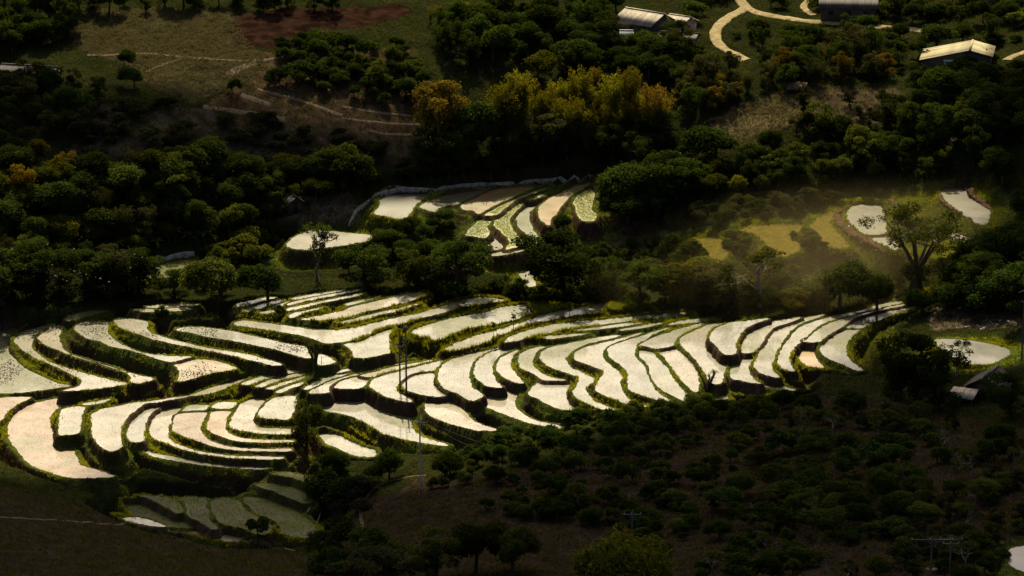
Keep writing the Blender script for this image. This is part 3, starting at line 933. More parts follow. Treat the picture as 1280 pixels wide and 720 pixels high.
# rounded orchard trees, about 5 m
for k in range(4):
    (V, Fc), cs, rs = dome_crown(100+k, 2.4, 2.3, 2.35, 30+5*k, 6200, 0.25, 0.15, 0.34, lop=0.3)
    proto('round', [('trunk', trunk_mesh(k, 3.2, 0.15, 5, 1.4)), ('crown', mesh_np('crown', V, Fc, LM_DARK))], 5.0, 'tree')
    proto('roundmid', [('trunk', PROTO['round'][-1][0][0][1]), ('crown', mesh_np('crown', V, Fc, LM_MID))], 5.0, 'tree')
    proto('roundyel', [('trunk', PROTO['round'][-1][0][0][1]), ('crown', mesh_np('crown', V, Fc, LM_YEL))], 5.0, 'tree')
# tall loose forest trees, about 8 m
for k in range(3):
    rg = np.random.default_rng(300+k)
    ncl = 24
    z = rg.uniform(0.9, 7.0, ncl)
    rr = (2.6*np.sin(np.clip(z/8.2, 0, 1)*math.pi)**0.6)*np.sqrt(rg.random(ncl))*1.05
    a = rg.uniform(0, 6.283, ncl)
    cs = np.stack([rr*np.cos(a), rr*np.sin(a), z], 1)
    rs = rg.uniform(0.6, 1.15, ncl)
    P, D = clump_pts(cs, rs, 5400, rg)
    Nn = 0.7*D+np.array([0, 0, 0.4])+0.8*rg.normal(size=D.shape)
    V, Fc = leaves(P, Nn, 0.30, 0.16, rg)
    tm = trunk_mesh(30+k, 6.6, 0.2, 9, 2.0, zf=0.2)
    proto('tall', [('trunk', tm), ('crown', mesh_np('crown', V, Fc, LM_DARK))], 8.0, 'tree')
    proto('tallmid', [('trunk', tm), ('crown', mesh_np('crown', V, Fc, LM_MID))], 8.0, 'tree')
    proto('talldull', [('trunk', tm), ('crown', mesh_np('crown', V, Fc, LM_GREY))], 8.0, 'tree')
    proto('tallgold', [('trunk', tm), ('crown', mesh_np('crown', V, Fc, LM_ORA))], 8.0, 'tree')
# bamboo clumps, about 9 m
BAMB = simple_mat('bamboo_culm', (0.10, 0.10, 0.03), (0.17, 0.15, 0.05), 3.0, 0.5)
LM_BAM = leaf_mat('bamboo_leaf', (0.108, 0.122, 0.014), (0.165, 0.148, 0.018), 0.5, (1.45, 1.25, 0.35), 0.5)
for k in range(3):
    rg = np.random.default_rng(500+k)
    cm, PP, DD = MB(), [], []
    for c in range(26):
        a, r0 = rg.uniform(0, 6.283), rg.uniform(0, 0.8)
        out = rg.uniform(0.5, 2.6)
        hh = rg.uniform(6.0, 9.0)
        t = np.linspace(0, 1, 9)
        x = (r0+out*t**2.2)
        zz = hh*(t-0.10*t**4)
        pts = np.stack([x*math.cos(a), x*math.sin(a), zz], 1)
        cm.tube(pts, np.linspace(0.05, 0.012, 9), 4, False)
        m = 150
        tt = 0.22+0.78*rg.random(m)**0.75
        q = np.stack([np.interp(tt, t, pts[:, j]) for j in range(3)], 1)
        sp = 0.75*(0.35+np.sin(tt*math.pi)**0.8)[:, None]
        q = q+rg.normal(size=(m, 3))*sp*np.array([0.6, 0.6, 0.42])+np.array([0, 0, -0.12])
        PP.append(q)
        DD.append(np.stack([np.full(m, math.cos(a)), np.full(m, math.sin(a)), np.full(m, 0.8)], 1)+rg.normal(size=(m, 3))*0.8)
    V, Fc = leaves(np.vstack(PP), np.vstack(DD), 0.42, 0.12, rg)
    cmm = cm.mesh('culms', BAMB)
    proto('bamboo', [('culms', cmm), ('foliage', mesh_np('foliage', V, Fc, LM_BAM))], 9.0, 'bamboo')
    proto('bamboogold', [('culms', cmm), ('foliage', mesh_np('foliage', V, Fc, LM_ORA))], 9.0, 'bamboo')
    proto('bamboodull', [('culms', cmm), ('foliage', mesh_np('foliage', V, Fc, LM_GREY))], 9.0, 'bamboo')
# shrubs, about 1.8 m
for k in range(4):
    (V, Fc), cs, rs = dome_crown(700+k, 1.0, 1.05, 0.75, 13, 1700, 0.18, 0.10, 0.42, lop=0.4)
    sm = trunk_mesh(70+k, 0.9, 0.05, 4, 0.6)
    for kk, mm in (('shrub', LM_DARK), ('shrubmid', LM_MID), ('shrubyel', LM_YEL), ('shrubdull', LM_GREY)):
        proto(kk, [('stem', sm), ('foliage', mesh_np('foliage', V, Fc, mm))], 1.8, 'shrub')
# wide bush with small bright leaves in front
rg = np.random.default_rng(900)
(V, Fc), cs, rs = dome_crown(901, 6.0, 3.2, 2.6, 60, 9000, 0.42, 0.24, 0.26)
proto('widebush', [('stem', trunk_mesh(90, 2.6, 0.2, 8, 3.5)), ('foliage', mesh_np('foliage', V, Fc, LM_YEL))], 6.2, 'bush')
# umbrella tree with open layered crown
rg = np.random.default_rng(910)
ncl = 46
a, rr = rg.uniform(0, 6.283, ncl), np.sqrt(rg.random(ncl))*5.2
cs = np.stack([rr*np.cos(a), rr*np.sin(a), 9.6-0.10*rr**1.6-rg.random(ncl)*3.4], 1)
rs = rg.uniform(0.5, 1.0, ncl)
P, D = clump_pts(cs, rs, 6000, rg, 0.3)
V, Fc = leaves(P, 0.5*D+np.array([0, 0, 0.7])+0.8*rg.normal(size=D.shape), 0.26, 0.13, rg)
ub = MB()
ub.tube([(0, 0, -0.3), (0.1, 0, 1.2), (0.0, 0.1, 2.2)], [0.42, 0.33, 0.3], 6)
for k in range(7):
    an = 2*math.pi*k/7+0.3
    e = cs[int(np.argmin((cs[:, 0]-3*math.cos(an))**2+(cs[:, 1]-3*math.sin(an))**2))]
    ub.tube([(0, 0.1, 2.0), (e[0]*0.35, e[1]*0.35, 4.2), (e[0]*0.7, e[1]*0.7, 6.3), tuple(e)], [0.22, 0.16, 0.1, 0.04], 5, False)
    for j in range(3):
        f = cs[rnd.randrange(ncl)]
        ub.tube([(e[0]*0.6, e[1]*0.6, 5.6), tuple((np.array(e)*0.4+f*0.6)), tuple(f)], [0.08, 0.05, 0.02], 4, False)
proto('umbrella', [('trunk', ub.mesh('trunk', BARK, True)), ('crown', mesh_np('crown', V, Fc, LM_MID))], 10.0, 'tree')
# thin-leaved trees where the boughs show
for k in range(2):
    rg = np.random.default_rng(930+k)
    mb, ends = MB(), []

    def grow(p, d, L, r, lv):
        e = p+d*L
        mid = p+d*L*0.5+rg.normal(size=3)*L*0.06
        mb.tube([p, mid, e], [r, r*0.8, r*0.55], 4 if lv else 5, False)
        if lv >= 4:
            ends.append(e)
            return
        for _ in range(3 if lv < 3 else 2):
            nd = d+rg.normal(size=3)*0.55+np.array([0, 0, 0.12])
            nd /= np.linalg.norm(nd)
            grow(e, nd, L*rg.uniform(0.62, 0.82), r*0.55, lv+1)
    grow(np.array([0, 0, -0.2]), np.array([0, 0, 1.0]), 1.7, 0.15, 0)
    E = np.array(ends)
    P, D = clump_pts(E, np.full(len(E), 0.35), 1000, rg, 0.2)
    V, Fc = leaves(P, D+0.8*rg.normal(size=D.shape), 0.2, 0.11, rg)
    proto('bare', [('branches', mb.mesh('branches', PALEBARK)), ('foliage', mesh_np('foliage', V, Fc, LM_MID))], float(E[:, 2].max()), 'tree')
# stubby palm-like plant
for k in range(2):
    rg = np.random.default_rng(950+k)
    mb, lv = MB(), MB()
    for s in range(5):
        a = rg.uniform(0, 6.283)
        tip = np.array([math.cos(a)*0.9*rg.random(), math.sin(a)*0.9*rg.random(), rg.uniform(1.2, 2.8)])
        mb.tube([(0, 0, -0.2), tuple(tip*np.array([0.4, 0.4, 0.5])), tuple(tip)], [0.14, 0.11, 0.08], 5)
        for j in range(16):
            b = rg.uniform(0, 6.283)
            el = rg.uniform(0.1, 1.3)
            L = rg.uniform(0.5, 0.9)
            d = np.array([math.cos(b)*math.cos(el), math.sin(b)*math.cos(el), math.sin(el)])
            sd_ = np.array([-math.sin(b), math.cos(b), 0])*0.05
            m = tip+d*L*0.6
            e = tip+d*L+np.array([0, 0, -0.15*L])
            lv.add([tip-sd_*0.6, tip+sd_*0.6, m+sd_, m-sd_], [[0, 1, 2, 3]])
            lv.add([m-sd_, m+sd_, e], [[0, 1, 2]])
    proto('yucca', [('stem', mb.mesh('stem', BARK)), ('foliage', lv.mesh('foliage', LM_YEL if k else LM_MID))], 3.2, 'plant')
# saplings
for k in range(2):
    rg = np.random.default_rng(970+k)
    mb = MB().tube([(0, 0, -0.2), (0.05, 0, 1.2), (0.0, 0.06, 2.6)], [0.05, 0.04, 0.015], 5)
    cs = np.stack([rg.normal(size=7)*0.22, rg.normal(size=7)*0.22, rg.uniform(1.3, 2.7, 7)], 1)
    P, D = clump_pts(cs, np.full(7, 0.26), 230, rg, 0.2)
    V, Fc = leaves(P, D+0.7*rg.normal(size=D.shape), 0.2, 0.09, rg)
    proto('sapling', [('stem', mb.mesh('stem', BARK)), ('foliage', mesh_np('foliage', V, Fc, LM_MID))], 2.9, 'sapling')
# banana plants: every leaf is a blade of its own
for k in range(2):
    rg = np.random.default_rng(980+k)
    parts = [('stem', MB().tube([(0, 0, -0.2), (0.03, 0, 1.0), (0.02, 0.03, 2.0)], [0.16, 0.13, 0.08], 6).mesh('stem', LM_BAN))]
    for j in range(8):
        a = 2*math.pi*j/8+rg.uniform(-0.3, 0.3)
        L, up = rg.uniform(1.6, 2.3), rg.uniform(0.5, 1.3)
        V = []
        for q in range(6):
            t = q/5
            r_ = L*(t*0.9)*math.cos(up*(1-0.9*t))
            z_ = 1.8+L*(0.95*t*math.sin(up)-0.75*t*t*(1.35-up*0.6))
            wd = 0.30*math.sin(math.pi*min(0.12+t*0.86, 1))+0.02
            for s in (-1, 0, 1):
                V.append((math.cos(a)*r_-math.sin(a)*wd*s, math.sin(a)*r_+math.cos(a)*wd*s, z_+(0.09 if s else 0)))
        Fc = [[q*3+s, q*3+s+1, q*3+s+4, q*3+s+3] for q in range(5) for s in range(2)]
        parts.append(('leaf', mesh_np('leaf', V, np.array(Fc), LM_BAN)))
    proto('banana', parts, 3.2, 'plant')

ROOTS = {}
ORD = ['first', 'second', 'third', 'fourth', 'fifth', 'sixth', 'seventh', 'eighth', 'ninth', 'tenth', 'eleventh', 'twelfth', 'thirteenth', 'fourteenth', 'fifteenth', 'sixteenth', 'seventeenth', 'eighteenth', 'nineteenth', 'twentieth', 'next']
NAMES = {'round': 'orchard_tree', 'roundmid': 'orchard_tree', 'roundyel': 'orchard_tree', 'tall': 'broadleaf_tree', 'tallmid': 'broadleaf_tree',
         'talldull': 'broadleaf_tree', 'tallgold': 'golden_tree', 'bamboo': 'bamboo_clump', 'bamboogold': 'bamboo_clump', 'bamboodull': 'bamboo_clump',
         'shrub': 'shrub', 'shrubmid': 'shrub', 'shrubyel': 'shrub', 'shrubdull': 'shrub', 'widebush': 'bush', 'umbrella': 'umbrella_tree',
         'bare': 'thin_leaved_tree', 'yucca': 'spiky_plant', 'sapling': 'sapling', 'banana': 'banana_plant'}
PLANTS = []


def plant(kind, u, v, hpx, label, group=None, wide=1.0, p=None):
    vs = PROTO[kind]
    k = rnd.randrange(len(vs))
    parts, ht, cat = vs[k]
    if p is None:
        p = unproj(u, v)
    s = hpx/px_scale(p)/0.955/ht
    wv = wide*rnd.uniform(0.88, 1.12)
    sc = (s*wv*rnd.uniform(0.85, 1.15), s*wv, s)
    rz = rnd.uniform(0, 6.283)
    key = (kind, k)
    if key not in ROOTS:
        r = bpy.data.objects.new(NAMES[kind], None)
        C.objects.link(r)
        r.empty_display_size = 0.3
        for nm, me in parts:
            obj(nm, me, r)
        tag(r, label, cat, group)
        r.location, r.scale, r.rotation_euler = p, sc, (0, 0, rz)
        ROOTS[key] = r
    else:
        r = dup(ROOTS[key], p, rz, sc, label, group)
        r['category'] = cat
    PLANTS.append((p.x, p.y, s*ht*0.4))
    return r


def scatter(kinds, poly, n, h, gap, label, group, wide=1.0, clear=0.9, vgap=0.42, name=None, check=True):
    """rows of plants standing in a photo region, no two closer than gap pixels"""
    poly = np.array(poly, float)
    lo, hi = poly.min(0), poly.max(0)
    got, tries = [], 0
    while len(got) < n and tries < n*60:
        tries += 1
        u, v = rnd.uniform(lo[0], hi[0]), rnd.uniform(lo[1], hi[1])
        if not inside(np.array([u]), np.array([v]), poly)[0]:
            continue
        if any(((u-a)/gap)**2+((v-b)/(gap*vgap))**2 < 1 for a, b in got):
            continue
        hm = 0.5*(h[0]+h[1])
        bx = idm[max(0, int(v+20-hm*0.95)):int(v+20), max(0, int(u+30-hm*0.42*wide)):int(u+30+hm*0.42*wide)]
        if check and bx.size and (bx >= 0).mean() > 0.16:
            continue
        if check and hm > 21 and (idm[int(v+22):int(v+24+0.45*hm), int(u+24):int(u+37):4] >= 0).any():
            continue
        if len(ROADS) and (((np.abs(ROADS[:, 0]-u) < 4+hm*0.5) & (v-ROADS[:, 1] > -4) & (v-ROADS[:, 1] < hm*1.1)).sum() > 1) and rnd.random() < 0.985:
            continue
        p = unproj(u, v)
        ix, iy = int(np.searchsorted(XS, p.x)), int(np.searchsorted(YS, p.y))
        if DMIN[min(iy, len(YS)-1), min(ix, len(XS)-1)] < clear:
            continue
        got.append((u, v))
    got.sort(key=lambda q: q[1])
    # each plant is told from its like by its row and its place in that row
    kd = [rnd.choice(kinds) for _ in got]
    for kk in set(kd):
        mine = [q for q, e in zip(got, kd) if e == kk]
        lb, gr = (label[kk], group[kk]) if isinstance(label, dict) else (label, group)
        nr = max(1, min(5, round(len(mine)/12)))
        rows = [mine[len(mine)*j//nr:len(mine)*(j+1)//nr] for j in range(nr)]
        rn = {1: [''], 2: ['back row', 'front row'], 3: ['back row', 'middle row', 'front row'],
              4: ['back row', 'second row', 'third row', 'front row'], 5: ['back row', 'second row', 'middle row', 'fourth row', 'front row']}[nr]
        for rw, nm in zip(rows, rn):
            rw = sorted(rw)
            for j, (u, v) in enumerate(rw):
                o = 'leftmost' if j == 0 else 'rightmost' if j == len(rw)-1 else ORD[min(j, 20)]+' from left'
                tail = ', '+o+(' in '+nm if nm else '') if len(rw) > 1 else ''
                r = plant(kk, u, v, h[0]*0.85+(h[1]*1.12-h[0]*0.85)*rnd.random()**1.3, lb+tail, gr, wide*rnd.uniform(0.85, 1.2))
                if name:
                    r.name = name


# ------------------------------------------------------------------ roads, paths
def drape(name, pix, wid, mat, lift=0.06, step=0.5):
    P = [unproj(u, v) for u, v in smooth_open(pix, 5)]
    pts = np.array([(p.x, p.y) for p in P])
    seg = np.r_[0, np.cumsum(np.linalg.norm(np.diff(pts, axis=0), axis=1))]
    s = np.arange(0, seg[-1], step)
    c = np.stack([np.interp(s, seg, pts[:, 0]), np.interp(s, seg, pts[:, 1])], 1)
    k = np.ones(5)/5
    if len(c) > 12:
        cc = np.stack([np.convolve(np.pad(c[:, j], 2, 'edge'), k, 'valid') for j in range(2)], 1)
        c = cc
    t = np.gradient(c, axis=0)
    n = np.stack([-t[:, 1], t[:, 0]], 1)
    n /= np.linalg.norm(n, axis=1, keepdims=True)+1e-9
    m = 7
    V = []
    for j in range(m):
        f = j/(m-1)-0.5
        wv = wid*(0.85+0.4*vnoise(s*0.4, s*0+j, 5))
        q = c+n*(f*wv)[:, None]
        z = ground_h(q[:, 0], q[:, 1])+lift*(1.0 if 0 < j < m-1 else -1.0)
        V.append(np.stack([q[:, 0], q[:, 1], z], 1))
    V = np.stack(V, 1).reshape(-1, 3)
    L = len(s)
    Fc = [[i*m+j, i*m+j+1, (i+1)*m+j+1, (i+1)*m+j] for i in range(L-1) for j in range(m-1)]
    if name == 'dirt_road':
        ROADC.append((c, n, wid))
        ROADS.extend(zip(*project(c[:, 0], c[:, 1], ground_h(c[:, 0], c[:, 1]))))
    o = obj(name, mesh_np(name, V, np.array(Fc), mat, True))
    tag(o, kind='structure')
    return o


ROADM = simple_mat('dirt_road', (0.20, 0.155, 0.07), (0.40, 0.31, 0.15), 0.9, 0.95, 0.05, spec=0.1)
PATHM = simple_mat('trodden_earth', (0.085, 0.06, 0.038), (0.15, 0.108, 0.068), 2.0, 0.95, 0.05, spec=0.1)
drape('dirt_road', [(922,-12),(926,0),(932,8),(942,14),(961,19),(1001,25),(1052,30),(1119,35),(1169,39),(1217,41)], 2.4, ROADM, 0.10)
drape('dirt_road', [(932,10),(914,20),(900,30),(894,43),(900,57),(917,67),(934,76)], 2.4, ROADM, 0.10)
drape('dirt_road', [(1013,-2),(1005,7),(1008,13),(1018,20)], 1.6, ROADM, 0.10)
drape('dirt_road', [(1256,76),(1266,70),(1290,62)], 2.2, ROADM, 0.10)
for px, wd in (([(107,69),(135,69),(181,67),(235,72),(279,75),(323,76),(350,72)], 0.9), ([(181,91),(208,79),(235,72)], 0.7), ([(286,95),(292,89),(303,84),(323,77)], 2.0),
               ([(252,133),(303,140),(361,150)], 1.6), ([(299,118),(320,125),(343,133)], 1.5), ([(319,111),(345,118),(370,124),(430,145)], 1.0),
               ([(425,133),(475,141),(516,145)], 0.8), ([(425,148),(492,155),(529,156)], 0.8), ([(459,163),(485,168),(526,168)], 0.8),
               ([(454,668),(451,639),(459,619),(475,606),(506,597),(540,594)], 0.5), ([(-20,646),(60,650),(118,654),(202,661),(296,676),(372,689)], 0.35),
               ([(1158,714),(1186,697),(1213,686),(1256,675)], 1.5), ([(733,321),(761,314),(812,309)], 0.9), ([(1173,178),(1200,173),(1236,167)], 1.2)):
    drape('footpath', px, wd, PATHM, 0.06)


# ------------------------------------------------------------------ low pale walls round the far ponds
def wall(pix, h, th, label, mat):
    P = [unproj(u, v) for u, v in smooth_open(pix, 4)]
    c = np.array([(p.x, p.y) for p in P])
    seg = np.r_[0, np.cumsum(np.linalg.norm(np.diff(c, axis=0), axis=1))]
    L = 1.6
    n = max(2, int(seg[-1]/L))
    s = np.linspace(0, seg[-1], n+1)
    c = np.stack([np.interp(s, seg, c[:, 0]), np.interp(s, seg, c[:, 1])], 1)
    r = bpy.data.objects.new('pond_wall', None)
    C.objects.link(r)
    r.location = (c[0][0], c[0][1], float(ground_h(c[0][0], c[0][1])))
    tag(r, label, 'wall')
    for i in range(n):
        a, b = c[i], c[i+1]
        d = (b-a)/np.linalg.norm(b-a)
        nn = np.array([-d[1], d[0]])*th/2
        a2, b2 = a+d*0.02, b-d*0.02
        za, zb = float(ground_h(*a)), float(ground_h(*b))
        hh = h*rnd.uniform(0.85, 1.12)
        V = []
        for (q, z) in ((a2, za), (b2, zb)):
            for sg in (-1, 1):
                V.append((q[0]+nn[0]*sg, q[1]+nn[1]*sg, z-0.3))
                V.append((q[0]+nn[0]*sg*0.8, q[1]+nn[1]*sg*0.8, z+hh))
        V = np.array(V)-np.array(r.location)
        obj('wall_panel', mesh_np('wall_panel', V, np.array([[0, 4, 5, 1], [3, 7, 6, 2], [1, 5, 7, 3], [0, 1, 3, 2], [4, 6, 7, 5]]), mat), r)
    return r


WALLM = simple_mat('pale_sheeting', (0.22, 0.195, 0.16), (0.36, 0.325, 0.275), 2.5, 0.8, 0.04)
wall([(436,284),(441,274),(447,263),(459,256),(469,246),(482,240),(500,238),(530,238),(565,235),(600,232.5),(640,230.5),(690,226.5),(738,222.5)], 0.55, 0.3,
     'long low pale wall curving along the far side of the ponds', WALLM)
wall([(179,347),(184,340),(195,332),(207,326),(222,321.5),(243,320)], 0.7, 0.3, 'short pale arched wall round the small dark pond on the left', WALLM)
wall([(131,347),(146,341),(161,338)], 0.5, 0.8, 'short straight pale slab wall left of the arched pond wall', WALLM)

# ------------------------------------------------------------------ buildings
ROOF_PALE = roof_mat('pale_corrugated_roof', (0.34, 0.29, 0.23), (0.48, 0.42, 0.33), (0.20, 0.12, 0.07))
ROOF_YEL = roof_mat('cream_corrugated_roof', (0.36, 0.31, 0.17), (0.47, 0.42, 0.24), (0.26, 0.19, 0.09))
ROOF_GREY = roof_mat('weathered_roof', (0.06, 0.055, 0.053), (0.10, 0.09, 0.085), (0.07, 0.04, 0.025))
ROOF_DARK = roof_mat('dark_roof', (0.040, 0.037, 0.035), (0.065, 0.06, 0.056), (0.05, 0.03, 0.02))
WOODM = simple_mat('old_planks', (0.055, 0.042, 0.032), (0.095, 0.075, 0.056), 4.0, 0.85, 0.02)
PLASTER = simple_mat('pinkish_plaster', (0.32, 0.24, 0.21), (0.40, 0.31, 0.27), 1.5, 0.9, 0.01)
WHITEM = simple_mat('white_boards', (0.52, 0.52, 0.48), (0.68, 0.68, 0.63), 3.0, 0.7, 0.01)
DARKM = simple_mat('dark_opening', (0.012, 0.011, 0.010), (0.02, 0.018, 0.016), 2.0, 0.6)


def sheet_mesh(wd, ln, mat):
    """one corrugated roof sheet: runs down -x from the ridge, width along y"""
    n = 9
    V = []
    for i in range(n):
        y = wd*(i/(n-1)-0.5)
        z = 0.035*(1 if i % 2 else -1)
        V += [(0, y, z), (ln, y, z), (0, y, z-0.03), (ln, y, z-0.03)]
    Fc = []
    for i in range(n-1):
        a, b = 4*i, 4*i+4
        Fc += [[a, a+1, b+1, b], [a+2, b+2, b+3, a+3], [a+1, a+3, b+3, b+1], [a, b, b+2, a+2]]
    return mesh_np('roof_sheet', V, np.array(Fc), mat)


def house(name, label, u, v, ls, rs, ln, hw, rise, rot, roof, wallm, lslope=None, cat='house', doors=1, front_open=False, extra=None):
    """gable house: ridge along local Y (length ln), spans ls / rs to its left and right"""
    p = unproj(u, v)
    r = bpy.data.objects.new(name, None)
    C.objects.link(r)
    r.location = (p.x, p.y, p.z-0.1)
    r.rotation_euler = (0, 0, rot)
    tag(r, label, cat)
    ov = 0.45
    hl, hr = hw, hw+rise*(1-min(1, rs/ls)) if lslope is None else lslope
    zr = hw+rise
    y0, y1 = -ln/2, ln/2
    mb = MB()
    th = 0.12
    wl, wr = -ls+ov, rs-ov
    # side and end walls, butted at the corners
    mb.box((wl, 0, hl/2-0.3), (th, ln-2*ov, hl+0.5))
    mb.box((wr, 0, hr/2-0.3), (th, ln-2*ov, hr+0.5))
    for y, s in ((y0+ov, 1), (y1-ov, -1)):
        if front_open and s > 0:
            continue
        a, b = wl+th/2, wr-th/2
        pr = [(a, -0.55), (b, -0.55), (b, hr-0.15), (0, zr-0.15), (a, hl-0.15)]
        V = [(x, y-th/2, z) for x, z in pr]+[(x, y+th/2, z) for x, z in pr]
        mb.f.setdefault(5, []).append(np.array([[0, 1, 2, 3, 4], [9, 8, 7, 6, 5]])+mb.n)
        mb.add(V, [[i, i+5, (i+1) % 5+5, (i+1) % 5] for i in range(5)])
    mb.build('wall', wallm, r)
    for span, hh, sg in ((ls, hl, -1), (rs, hr, 1)):
        dz = (zr-hh)*(span/(max(span-ov, 0.5)))
        L = math.hypot(span, dz)
        n = max(2, int(round(ln/1.25)))
        wd = ln/n
        me = sheet_mesh(wd*1.0-0.012, L, roof)
        ang = math.atan2(dz, span)
        for i in range(n):
            o = obj('roof_sheet', me, r)
            o.location = (0.02*sg, y0+wd*(i+0.5), zr+0.03*(i % 2)*0.6)
            o.rotation_euler = (0, ang+rnd.uniform(-0.008, 0.008), 0) if sg > 0 else (0, ang+rnd.uniform(-0.008, 0.008), math.pi)
    MB().box((0, 0, zr+0.06), (0.35, ln+0.05, 0.06)).build('ridge_cap', roof, r)
    for k in range(doors):
        dx = (wl+wr)/2+(k-(doors-1)/2)*1.8
        d = MB().box((dx, y0+ov-th/2-0.03, 0.75), (0.85, 0.05, 1.8)).build('door', DARKM, r)
    for k in range(max(1, int(ln/3))):
        yy = y0+ln*(k+0.7)/(max(1, int(ln/3))+0.4)
        w_ = MB().box((wl-th/2-0.03, yy, hl*0.6), (0.05, 0.9, 0.7)).build('window', DARKM, r)
        MB().box((wl-th/2-0.07, yy, hl*0.6-0.39), (0.12, 1.1, 0.07)).build('sill', WOODM, w_)
    if extra:
        extra(r)
    return r


house('farm_house', 'pale gabled farmhouse, the larger and left of the adjoining pair below the top edge', 806, 40, 4.0, 3.6, 9.5, 2.4, 1.7, R(47), ROOF_PALE, WOODM)
house('farm_house', 'smaller pale roofed house with pinkish wall on the right of the pale farmhouse', 850, 40, 3.0, 2.6, 5.0, 2.2, 1.0, R(50), ROOF_PALE, PLASTER)
house('farm_shed', 'low dark grey roofed shed in front of the two pale houses', 848, 57, 2.8, 2.4, 7.5, 1.7, 0.9, R(72), ROOF_GREY, WOODM, cat='shed')


def boards(r):
    for k in range(3):
        MB().box((-2.3, -4.75, 0.55+0.62*k), (4.2, 0.08, 0.56)).build('white_board', WHITEM, r)


house('field_house', 'cream roofed farm building with white boards under its eave at the upper right', 1213, 83, 8.6, 4.0, 9.6, 2.0, 1.9, R(-12), ROOF_YEL, WOODM, lslope=None, extra=boards)
house('long_barn', 'long low dark roofed barn at the left edge below the field', 38, 103, 3.6, 3.0, 10.5, 1.7, 1.4, R(74), ROOF_GREY, WOODM, cat='barn')
house('wooden_house', 'dark wooden house beside the road at the top edge', 1060, 22, 3.4, 3.2, 11.0, 2.6, 1.4, R(84), ROOF_GREY, WOODM)
house('wooden_house', 'dark roofed house cut by the top edge right of the road', 1252, 8, 3.0, 3.0, 7.0, 1.8, 1.2, R(84), ROOF_GREY, WOODM)
house('dark_barn', 'dark gable roofed barn standing below the small pond at the right edge', 1238, 494, 2.9, 2.9, 5.6, 1.9, 1.5, R(-27), ROOF_DARK, WOODM, cat='barn')
house('grey_shed', 'grey roofed shed half hidden behind dark trees right of the golden terraces', 838, 212, 2.4, 2.2, 6.5, 1.8, 0.9, R(112), ROOF_PALE, WOODM, cat='shed')
house('grey_shed', 'lower grey shed among dark trees just right of the golden terraces', 813, 236, 2.2, 2.0, 4.6, 1.6, 0.8, R(112), ROOF_GREY, WOODM, cat='shed')
house('field_hut', 'small dark hut among trees left of the pond wall', 366, 262, 1.8, 1.6, 3.2, 1.7, 0.9, R(30), ROOF_GREY, WOODM, cat='hut')
house('field_hut', 'low hut with rusty grey sheets above the bamboo', 731, 53, 1.9, 1.6, 4.6, 1.3, 0.6, R(95), ROOF_GREY, WOODM, cat='hut')
house('field_hut', 'tiny white roofed hut left of the dark grey shed', 783, 50, 1.3, 1.2, 2.6, 1.2, 0.7, R(88), WHITEM, WOODM, cat='hut')


def lean_to(label, u, v, w_, d_, h, tilt, rot, mat, n):
    p = unproj(u, v)
    r = bpy.data.objects.new('lean_to', None)
    C.objects.link(r)
    r.location = p
    r.rotation_euler = (0, 0, rot)
    tag(r, label, 'shed')
    for sx in (-1, 1):
        for sy in (-1, 1):
            hh = h+(0.5*d_*0.9*math.tan(tilt))*sy
            MB().box((sx*w_*0.44, sy*d_*0.42, hh/2-0.25), (0.12, 0.12, hh+0.4)).build('post', WOODM, r)
    me = sheet_mesh(w_/n-0.03, d_, mat)
    for k in range(n):
        o = obj('roof_sheet', me, r)
        o.location = (-w_/2+w_*(k+0.5)/n, d_/2, h+0.5*d_*math.tan(tilt)+0.1+0.025*(k % 2))
        o.rotation_euler = (0, tilt+rnd.uniform(-0.04, 0.04), -math.pi/2)
    MB().box((0, d_*0.42-0.1, h*0.45), (w_*0.8, 0.06, h*0.8)).build('back_wall', WOODM, r)


lean_to('small open shed of pale sheets in front of the dark barn', 1203, 504, 3.4, 2.9, 1.3, R(10), R(-24), ROOF_PALE, 4)
lean_to('small tan plank shelter at the top of the dry slope', 995, 116, 3.4, 2.6, 1.1, R(22), R(-20), PATHM, 3)

# ------------------------------------------------------------------ poles and wires
POLEM = simple_mat('concrete_pole', (0.42, 0.39, 0.35), (0.52, 0.48, 0.43), 3.0, 0.85)
DPOLE = simple_mat('dark_pole', (0.09, 0.085, 0.08), (0.14, 0.13, 0.12), 3.0, 0.8)
INSM = simple_mat('insulator', (0.30, 0.30, 0.30), (0.45, 0.45, 0.45), 3.0, 0.4)


def pole(u, v, vtop, label, arm=1.4, arms=((0.06, 1.0),), r0=0.13, mat=None, rz=0.0):
    p = unproj(u, v)
    h = (v-vtop)/px_scale(p)/0.955
    r = bpy.data.objects.new('utility_pole', None)
    C.objects.link(r)
    r.location = p
    r.rotation_euler = (0, 0, rz)
    tag(r, label, 'pole')
    MB().tube([(0, 0, -0.5), (0, 0, h*0.5), (0, 0, h)], [r0, r0*0.85, r0*0.7], 8, False).tube([(0, 0, h), (0, 0, h+0.02)], [r0*0.7, 0.01], 6).build('shaft', mat or POLEM, r)
    tips = []
    for f, k in arms:
        z = h*(1-f)
        a = MB().box((0, -r0-0.04, z), (arm*k, 0.07, 0.08)).build('crossarm', mat or POLEM, r)
        for x in (-0.45, -0.05, 0.45):
            MB().tube([(x*arm*k, -r0-0.04, z+0.05), (x*arm*k, -r0-0.04, z+0.15), (x*arm*k, -r0-0.04, z+0.24)], [0.045, 0.06, 0.03], 6).build('insulator', INSM, a)
            tips.append(r.matrix_basis@Vector((x*arm*k, -r0-0.04, z+0.24)) if False else Matrix.Translation(p)@Matrix.Rotation(rz, 4, 'Z')@Vector((x*arm*k, -r0-0.04, z+0.24)))
        for s in (-1, 1):
            MB().tube([(0, -r0, z-0.45), (s*arm*k*0.3, -r0-0.03, z-0.04)], 0.025, 4, False).build('brace', mat or POLEM, a)
    return r, tips


